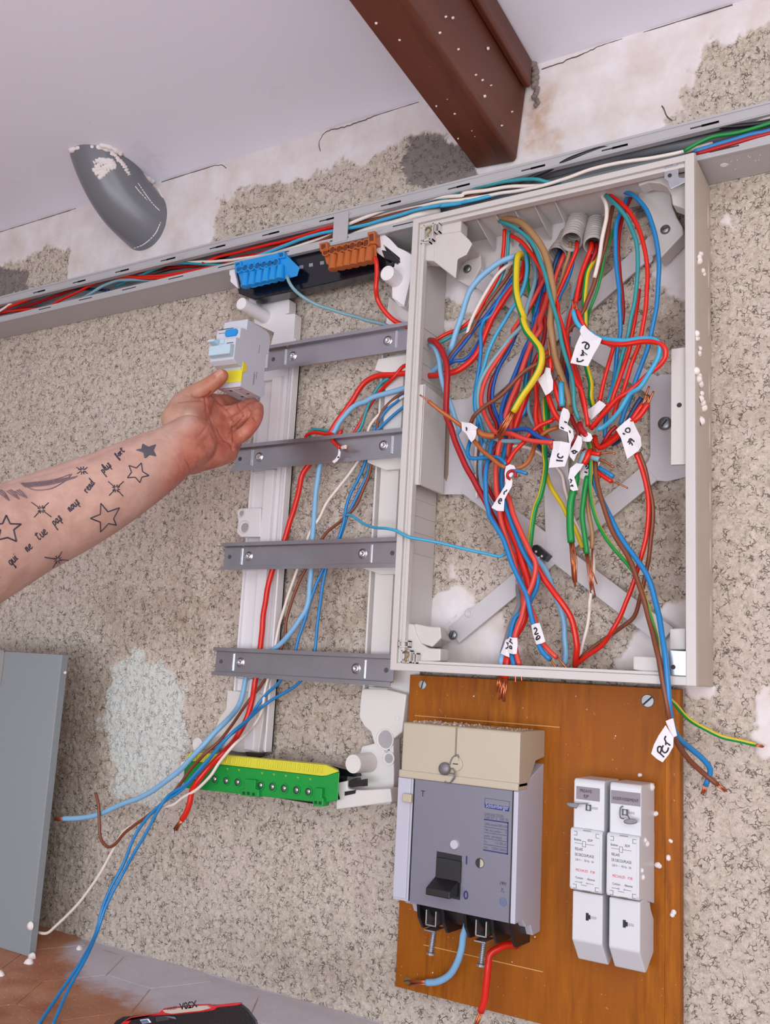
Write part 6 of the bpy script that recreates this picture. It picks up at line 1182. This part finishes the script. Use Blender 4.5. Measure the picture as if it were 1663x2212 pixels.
# breaker tails
W('light blue wire coming down out of the main breaker to bare copper', 'lblue', 3.9, 'S 492,1560,55 485,1600,60 465,1660,58 455,1740,54 430,1830,48 370,1910,42 300,1948,38 235,1952,36', 'wires below the main breaker', [('b', 24, 9)])
W('red wire coming down out of the main breaker past the board edge', 'red', 4.0, 'S 800,1720,24 740,1715,34 680,1740,42 630,1770,48 618,1850,50 614,1950 600,2060 575,2135,50', 'wires below the main breaker', [('b', 30, 7)])
# ------------------------------------------------------------------ the arm and hand
def SK(x, y, d, rpx, sq=1.0):
    p_ = P(x, y, d); return (p_, rpx / mmpx(p_), sq)
def limb(mb, nodes, n=20, step=.004, capr=True):
    pts_ = np.array([q[0] for q in nodes]); rs = np.array([q[1] for q in nodes]); path = spline(pts_, step)
    # radius by nearest arc parameter
    s0 = np.concatenate([[0], np.cumsum(np.linalg.norm(np.diff(pts_, axis=0), axis=1))]); s1 = np.concatenate([[0], np.cumsum(np.linalg.norm(np.diff(path, axis=0), axis=1))])
    rad = np.interp(s1 / s1[-1], s0 / s0[-1], rs)
    # rounded ends
    def cap(p0, p1, r):
        d_ = (p0 - p1) / np.linalg.norm(p0 - p1); a_ = np.linspace(0, math.pi / 2, 6)[1:]; return [(p0 + d_ * r * math.sin(t), max(1e-4, r * math.cos(t))) for t in a_]
    A = cap(path[0], path[1], rad[0])[::-1] ; B = cap(path[-1], path[-2], rad[-1])
    full = np.array([q[0] for q in A] + list(path) + [q[0] for q in B]); rr = np.array([q[1] for q in A] + list(rad) + [q[1] for q in B])
    return tube(mb, full, 0, n, radii=rr)
def U(x, y): return 340 + x / 6.396, 760 + y / 6.396
def H_(x, y, d, r): a_, b2 = U(x, y); return SK(a_, b2, d, r / 6.396)
mb = MB()
# forearm (two overlapping muscles make the section oval), wrist
limb(mb, [SK(-230, 1272, .49, 140), SK(-60, 1197, .42, 122), SK(60, 1142, .365, 103), SK(150, 1104, .325, 93), SK(240, 1058, .285, 82), SK(315, 1014, .25, 71), SK(372, 978, .222, 60), SK(410, 955, .200, 58)], 36)
limb(mb, [SK(-200, 1250, .475, 112), SK(-60, 1180, .41, 104), SK(60, 1122, .357, 92), SK(200, 1058, .298, 76), SK(330, 985, .24, 54)], 30)
# palm: five metacarpals and the heel
for (w0, k0, r0, r1) in (((385, 945), (468, 880), 40, 23), ((390, 955), (482, 906), 38, 23), ((395, 968), (492, 930), 38, 23), ((402, 982), (500, 955), 36, 23), ((412, 992), (492, 972), 34, 24)):
    limb(mb, [SK(w0[0], w0[1], .195, r0), SK((w0[0] + k0[0]) / 2, (w0[1] + k0[1]) / 2, .162, (r0 + r1) / 2), SK(k0[0], k0[1], .128, r1)], 20)
limb(mb, [SK(398, 950, .200, 34), SK(408, 918, .185, 38), SK(425, 888, .168, 32), SK(440, 866, .158, 22)], 20)          # thenar mound
limb(mb, [SK(425, 985, .185, 36), SK(460, 982, .165, 30), SK(490, 978, .142, 24)], 20)                                 # heel below the little finger
limb(mb, [SK(380, 905, .200, 32), SK(395, 876, .188, 28), SK(418, 852, .178, 21), SK(440, 840, .172, 19.5), SK(458, 828, .168, 18), SK(472, 818, .166, 17), SK(479, 812, .166, 15)], 22)   # thumb
FG = {'index': [H_(700, 680, .130, 118), H_(860, 690, .118, 108), H_(1010, 672, .098, 96), H_(1120, 640, .072, 90), H_(1200, 610, .056, 80)],
      'middle': [H_(860, 860, .130, 118), H_(1020, 840, .128, 104), H_(1150, 790, .116, 94), H_(1240, 735, .100, 86), H_(1290, 690, .088, 80)],
      'ring': [H_(960, 1020, .128, 116), H_(1090, 970, .128, 98), H_(1210, 880, .126, 88), H_(1290, 790, .112, 84), H_(1330, 715, .098, 78)],
      'little': [H_(1010, 1220, .134, 120), H_(1120, 1180, .140, 104), H_(1240, 1090, .140, 96), H_(1330, 980, .132, 92), H_(1378, 860, .120, 90), H_(1385, 770, .108, 84)]}
for k in FG: limb(mb, FG[k], 18, .002)
arm0 = mb.obj('body', mat('tmp', 'ffffff'))
rm = arm0.modifiers.new('r', 'REMESH'); rm.mode = 'VOXEL'; rm.voxel_size = .0017
sm_ = arm0.modifiers.new('s', 'SMOOTH'); sm_.factor = .5; sm_.iterations = 7
dg = bpy.context.evaluated_depsgraph_get(); ev = arm0.evaluated_get(dg); me2 = bpy.data.meshes.new_from_object(ev)
nv = len(me2.vertices); co = np.zeros(nv * 3); me2.vertices.foreach_get('co', co); co = co.reshape(-1, 3) + np.array(arm0.location) - [0, 0, Z0]
no = np.zeros(nv * 3); me2.vertices.foreach_get('normal', no); no = no.reshape(-1, 3)
bpy.data.objects.remove(arm0)
S2 = proj(co); view = (CAM - co); view /= np.linalg.norm(view, axis=1)[:, None]; facing = np.clip((no * view).sum(1) * 1.6, 0, 1)
def polyd(pts_):
    d_ = np.full(nv, 1e9)
    for (ax, ay), (bx_, by) in zip(pts_[:-1], pts_[1:]):
        ex, ey = bx_ - ax, by - ay; L = ex * ex + ey * ey + 1e-9; t_ = np.clip(((S2[:, 0] - ax) * ex + (S2[:, 1] - ay) * ey) / L, 0, 1)
        d_ = np.minimum(d_, np.hypot(S2[:, 0] - ax - t_ * ex, S2[:, 1] - ay - t_ * ey))
    return d_
def crv(s_): return [(q[0], q[1]) for q in spline([(a_, b2, 0) for a_, b2, _ in px(s_, 0)], 3)]
disp = np.zeros(nv)
for s_, dep_, wd in (('U 660,640 680,800 740,960 800,1100 830,1180', .0022, 1.6), ('U 620,1150 540,1190 640,1100 690,980 660,800', .0016, 2.0), ('U 740,600 820,670 930,790 1030,960 1040,1080', .0020, 1.5), ('U 820,1060 900,1200 1010,1290 1045,1370', .0018, 1.7),
                     ('U 300,700 420,690 600,680', .0011, 1.2), ('U 380,590 500,620 620,670', .0010, 1.2), ('U 480,600 560,640 680,620 740,560', .0018, 1.8), ('U 930,790 1010,750 1090,715', .0014, 1.3), ('U 1040,985 1090,930 1190,880', .0014, 1.3),
                     ('U 1100,710 1150,800 1190,890', .0022, 1.5), ('U 1190,890 1100,1000 1030,1090 1020,1250 1045,1380', .0020, 1.6), ('U 1280,780 1300,870 1350,940', .0018, 1.5), ('U 380,1480 440,1600 440,1700', .0013, 1.2), ('U 250,1470 330,1640', .0008, 1.1), ('U 60,1110 180,1200', .0006, 1.1),
                     ('U 190,1660 300,1790', .0006, 1.1), ('U 780,960 850,850', .0008, 1.4), ('U 540,1340 620,1270 760,1130', .0009, 1.6), ('U 1140,1110 1180,1180 1150,1260', .0009, 1.6)):
    disp -= dep_ * np.exp(-(polyd(crv(s_)) / wd) ** 2) * facing
def blob(s_, r_, h_):
    a_, b2 = px(s_)[0][:2]; return h_ * np.exp(-(((S2[:, 0] - a_) / r_[0]) ** 2 + ((S2[:, 1] - b2) / r_[1]) ** 2)) * facing
disp += blob('U 430,930', (30, 28), .0035) + blob('U 880,1010', (14, 16), .0022) + blob('U 620,1480', (26, 16), .0022) + blob('U 1390,800', (9, 10), .0012) - blob('U 700,1180', (18, 20), .0035)
disp += fbm(co[:, 0] / .012, co[:, 2] / .012, 91, 3) * .00022 * (S2[:, 0] > 320)
# thumb nail: flatten a small plate on the upper side of the tip
nc = np.array(px('U 845,290')[0][:2]); nd = np.array([.72, -.62]); rel = S2 - nc; al = rel @ nd; ac = rel @ np.array([.62, .72])
nail = (np.abs(al) < 9.5) & (np.abs(ac) < 5.2) & (facing > .05); nailm = nail.astype(float)
disp += np.where(nail, .0002, 0) - .0006 * np.exp(-((np.hypot(al / 10.5, ac / 6.2) - 1) / .12) ** 2) * facing
co2 = co + no * disp[:, None]
fc = [tuple(p.vertices) for p in me2.polygons]
skin = bpy.data.materials.new('skin'); skin.use_nodes = True; m = skin; n = m.node_tree; b = n.nodes['Principled BSDF']; b.inputs['Roughness'].default_value = .48
b.inputs['Subsurface Weight'].default_value = .18; b.inputs['Subsurface Radius'].default_value = (1, .35, .2); b.inputs['Subsurface Scale'].default_value = .004
tco = N('ShaderNodeTexCoord'); att = N('ShaderNodeAttribute', attribute_name='tone'); sep = N('ShaderNodeSeparateColor'); n.links.new(att.outputs['Color'], sep.inputs[0])
base = mixc(rng_(noise(45, 5).outputs['Fac'], .35, .65), lin('be9586'), lin('d0a999'))
base = mixc(sep.outputs[0], base, mixc(rng_(noise(70, 5).outputs['Fac'], .4, .62), lin('c27a64'), lin('b3624e')))
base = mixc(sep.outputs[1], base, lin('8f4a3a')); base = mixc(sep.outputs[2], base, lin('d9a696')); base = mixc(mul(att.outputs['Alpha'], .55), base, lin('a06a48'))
base = mixc(mul(rng_(noise(500, 2).outputs['Fac'], .68, .72), .35), base, lin('a9705a'))
n.links.new(base, b.inputs['Base Color']); bp = N('ShaderNodeBump'); bp.inputs['Distance'].default_value = .0006; bp.inputs['Strength'].default_value = .35; n.links.new(noise(700, 4).outputs['Fac'], bp.inputs['Height']); n.links.new(bp.outputs[0], b.inputs['Normal'])
person = thing('person', P(420, 930, .17), "person's bare tattooed forearm and hand reaching in from the left, holding the grey module", 'person')
mA = mk('body', co2, fc, skin, person, smooth=True)
hand = sstep(352, 425, S2[:, 0] + .35 * (S2[:, 1] - 950)); thumbside = sstep(60, 10, polyd([(362, 887), (377, 856), (420, 828), (455, 810)]))
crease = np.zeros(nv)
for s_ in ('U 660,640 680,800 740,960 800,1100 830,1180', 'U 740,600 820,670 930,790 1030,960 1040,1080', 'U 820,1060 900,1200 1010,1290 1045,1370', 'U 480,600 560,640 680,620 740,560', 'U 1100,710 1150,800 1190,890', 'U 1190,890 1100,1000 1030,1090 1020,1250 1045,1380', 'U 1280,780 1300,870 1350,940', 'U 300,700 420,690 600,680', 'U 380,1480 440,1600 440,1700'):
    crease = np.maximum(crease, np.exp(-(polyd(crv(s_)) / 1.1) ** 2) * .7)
thenar = np.exp(-(((S2[:, 0] - 405) / 30) ** 2 + ((S2[:, 1] - 905) / 30) ** 2)) * .75
at = mA.data.attributes.new('tone', 'FLOAT_COLOR', 'POINT')
at.data.foreach_set('color', np.stack([np.clip(hand - thenar * .7, 0, 1), crease * facing, np.clip(nailm, 0, 1), thumbside * .8], 1).ravel().astype(np.float32))
# ------------------------------------------------------------------ tattoos: ink on the skin, each a part
TR = BVHTree.FromPolygons([Vector(v) for v in co2], fc)
tat = mat('tattoo_ink', '3a3644', .55, var=.1, scale=300); tatl = mat('tattoo_shade', '7b6468', .55, var=.15, scale=200)
def onskin(q):
    h = TR.ray_cast(Vector(CAM), Vector(ray(q[0], q[1])).normalized()); 
    return np.array(h[0]) + np.array(h[1]) * .00005 if h[0] else None
def ink_lines(lines_, wpx, name, mt=tat, label=None):
    m2 = MB()
    for l in lines_:
        sp = spline([(a_, b2, 0) for a_, b2 in l], 1.2) if len(l) > 2 else np.array([[l[0][0] + (l[1][0] - l[0][0]) * t, l[0][1] + (l[1][1] - l[0][1]) * t, 0] for t in np.linspace(0, 1, 16)])
        q_ = [onskin(s_) for s_ in sp]; run = []
        for z in q_ + [None]:
            if z is not None: run.append(z)
            else:
                if len(run) > 2:
                    r_ = wpx / 2 / mmpx(run[0]); tube(m2, np.array(run), r_, 6, radii=np.full(len(run), r_))
                run = []
    if not m2.v: return None
    return m2.obj(name, mt, mA, smooth=True, label=label)
def vx(s_): return [(a_, b2) for a_, b2, _ in px('V ' + s_, 0)]
def poly(s_):
    p_ = vx(s_); p_.append(p_[0]); return [[p_[i], p_[i + 1]] for i in range(len(p_) - 1)]
s1 = '1362,148 1415,142 1425,92 1480,122 1550,98 1525,150 1553,207 1490,192 1445,228 1435,172'
st_p = vx(s1); cc = np.mean(st_p, 0); L_ = poly(s1)
for k in range(1, 9): L_ += [[tuple(cc + (np.array(a_) - cc) * (1 - k / 9)), tuple(cc + (np.array(b2) - cc) * (1 - k / 9))] for a_, b2 in poly(s1)]
ink_lines(L_, 3.2, 'star_tattoo', mat('tattoo_fill', '5b5560', .55), 'small filled grey star at the wrist')
ink_lines(poly('1285,303 1360,328 1410,278 1420,362 1485,403 1415,418 1395,473 1348,420 1270,425 1312,370'), 2.6, 'star_tattoo', label='outlined star with open centre near the wrist')
ink_lines(poly('1005,680 1075,765 1190,725 1132,830 1160,898 1080,882 1003,965 1000,868 900,830 1000,790'), 2.8, 'star_tattoo', label='larger outlined star near the lower edge of the arm')
ink_lines(poly('62,800 100,885 210,888 135,945 163,1060 75,1022 -20,1045 5,950 -60,900 25,882'), 3.6, 'star_tattoo', label='outlined star at the left edge')
def spark(c, arms, nm_label):
    L2 = []
    for (a_, b2) in arms: L2.append(vx('%f,%f %f,%f' % (c[0] + a_ * .22, c[1] + b2 * .22, c[0] + a_, c[1] + b2)))
    for k in range(8):
        t_ = k * math.pi / 4 + .3; L2.append(vx('%f,%f %f,%f' % (c[0] + 14 * math.cos(t_), c[1] + 14 * math.sin(t_), c[0] + 40 * math.cos(t_), c[1] + 40 * math.sin(t_))))
    ink_lines(L2, 2.4, 'sparkle_tattoo', label=nm_label)
spark((1158, 532), ((-80, -70), (75, -70), (70, 78), (-70, 70)), 'crossed sparkle beside the script')
spark((412, 742), ((-100, -72), (72, -68), (100, 75), (-72, 78)), 'crossed sparkle above the script')
spark((575, 1240), ((-132, -22), (42, -80), (108, 8), (-48, 82)), 'crossed sparkle below the script')
spark((822, 355), ((-60, -32), (50, -32), (55, 30), (-55, 30)), 'small faint sparkle near the upper edge')
# flowing script, letter strokes in a small writing frame (x along the line, y up)
LT = {'c': [[(.6, .8), (.3, 1), (0, .5), (.25, 0), (.7, .2)]], 'e': [[(0, .45), (.5, .65), (.45, 1), (.15, .9), (0, .4), (.3, 0), (.75, .2)]], 'q': [[(.6, .9), (.2, 1), (0, .5), (.25, 0), (.55, .4), (.6, .95), (.6, 0), (.55, -1), (.8, -.6)]],
      'u': [[(0, 1), (.05, .2), (.3, 0), (.55, .3), (.6, 1), (.62, .2), (.85, .1)]], 'i': [[(0, .5), (.15, 1), (.15, .2), (.4, .1)], [(.2, 1.35), (.26, 1.45)]], 'n': [[(0, 1), (.05, 0), (.2, .8), (.4, 1), (.5, .6), (.5, 0), (.8, .2)]],
      't': [[(.2, 1.6), (.15, .2), (.4, 0), (.6, .2)], [(-.2, 1.25), (.65, 1.3)]], 'p': [[(.05, 1), (.05, -1.1)], [(.05, .6), (.3, 1), (.6, .7), (.45, .1), (.1, .2)]], 'a': [[(.6, .8), (.3, 1), (0, .5), (.2, 0), (.5, .3), (.6, 1), (.6, .2), (.85, .1)]],
      's': [[(0, 0), (.3, .5), (.5, 1.1), (.2, 1.0), (.5, .5), (.45, 0), (.1, -.1), (.2, -.7)]], 'o': [[(.35, 1), (0, .6), (.2, 0), (.6, .4), (.4, 1), (.8, .9)]], 'r': [[(0, 1), (.1, 0), (.15, .7), (.4, 1), (.6, .8)]],
      'd': [[(.55, .8), (.25, .95), (0, .4), (.25, 0), (.55, .4), (.7, 1.9), (.6, .2), (.85, .1)]], 'l': [[(0, .3), (.4, 1.3), (.35, 1.9), (.15, 1.5), (.15, .3), (.45, .1)]], 'f': [[(0, .3), (.4, 1.4), (.25, 1.7), (.1, 1), (.15, -.9), (.4, -.2), (.1, .3), (.6, .5)]]}
for word, (x_, y_), ang, hx in (('ce', (-45, 1470), 47, 38), ('qui', (112, 1300), 42, 38), ('ne', (275, 1165), 40, 38), ('tue', (390, 1050), 40, 40), ('pas', (545, 905), 40, 36), ('nous', (700, 765), 42, 34), ('rend', (870, 580), 52, 32), ('plus', (1035, 385), 45, 32), ('fort', (1175, 232), 45, 26)):
    hx = hx * 1.3; L2 = []; cur = 0; ca, sa = math.cos(math.radians(ang)), math.sin(math.radians(ang))
    for ch in word:
        for st in LT[ch]:
            pts_ = []
            for (a_, b2) in st:
                X_ = cur + a_ * hx * .85 + b2 * hx * .10; Y_ = b2 * hx; pts_.append((x_ + X_ * ca - Y_ * sa * 1, y_ - X_ * sa - Y_ * ca))
            L2.append([(q[0], q[1]) for q in vx(' '.join('%f,%f' % p_ for p_ in pts_))])
        cur += hx * (.78 if ch not in 'il' else .48)
    ink_lines(L2, 2.7, 'script_tattoo', label='handwritten tattooed word')
# feather-like shading along the upper edge
fe = []
for k in range(26):
    t_ = k / 25; x_ = 240 + 470 * t_; fe.append(vx('%f,%f %f,%f %f,%f' % (x_ - 30, 480 + 8 * math.sin(t_ * 3) - 60 * t_, x_ + 20, 520 + 20 * math.sin(t_ * 3.1) - 90 * t_, x_ + 60, 500 - 100 * t_ + 10)))
fe += [vx('260,510 330,545 430,548 520,530 600,490 660,450 715,390'), vx('280,480 420,470 560,440 700,395')]
for x_ in (30, 130, 210): fe += [vx('%f,%f %f,%f %f,%f' % (x_ - 60, 560, x_ - 10, 600, x_ + 60, 660 - .15 * x_)), vx('%f,%f %f,%f %f,%f' % (x_ - 20, 545, x_ + 20, 580, x_ + 60, 658 - .15 * x_)), vx('%f,%f %f,%f %f,%f' % (x_ - 40, 550, x_ + 5, 590, x_ + 58, 655 - .15 * x_))]
ink_lines(fe, 3.0, 'feather_tattoo', tatl, 'faded feather shading along the upper edge of the forearm')
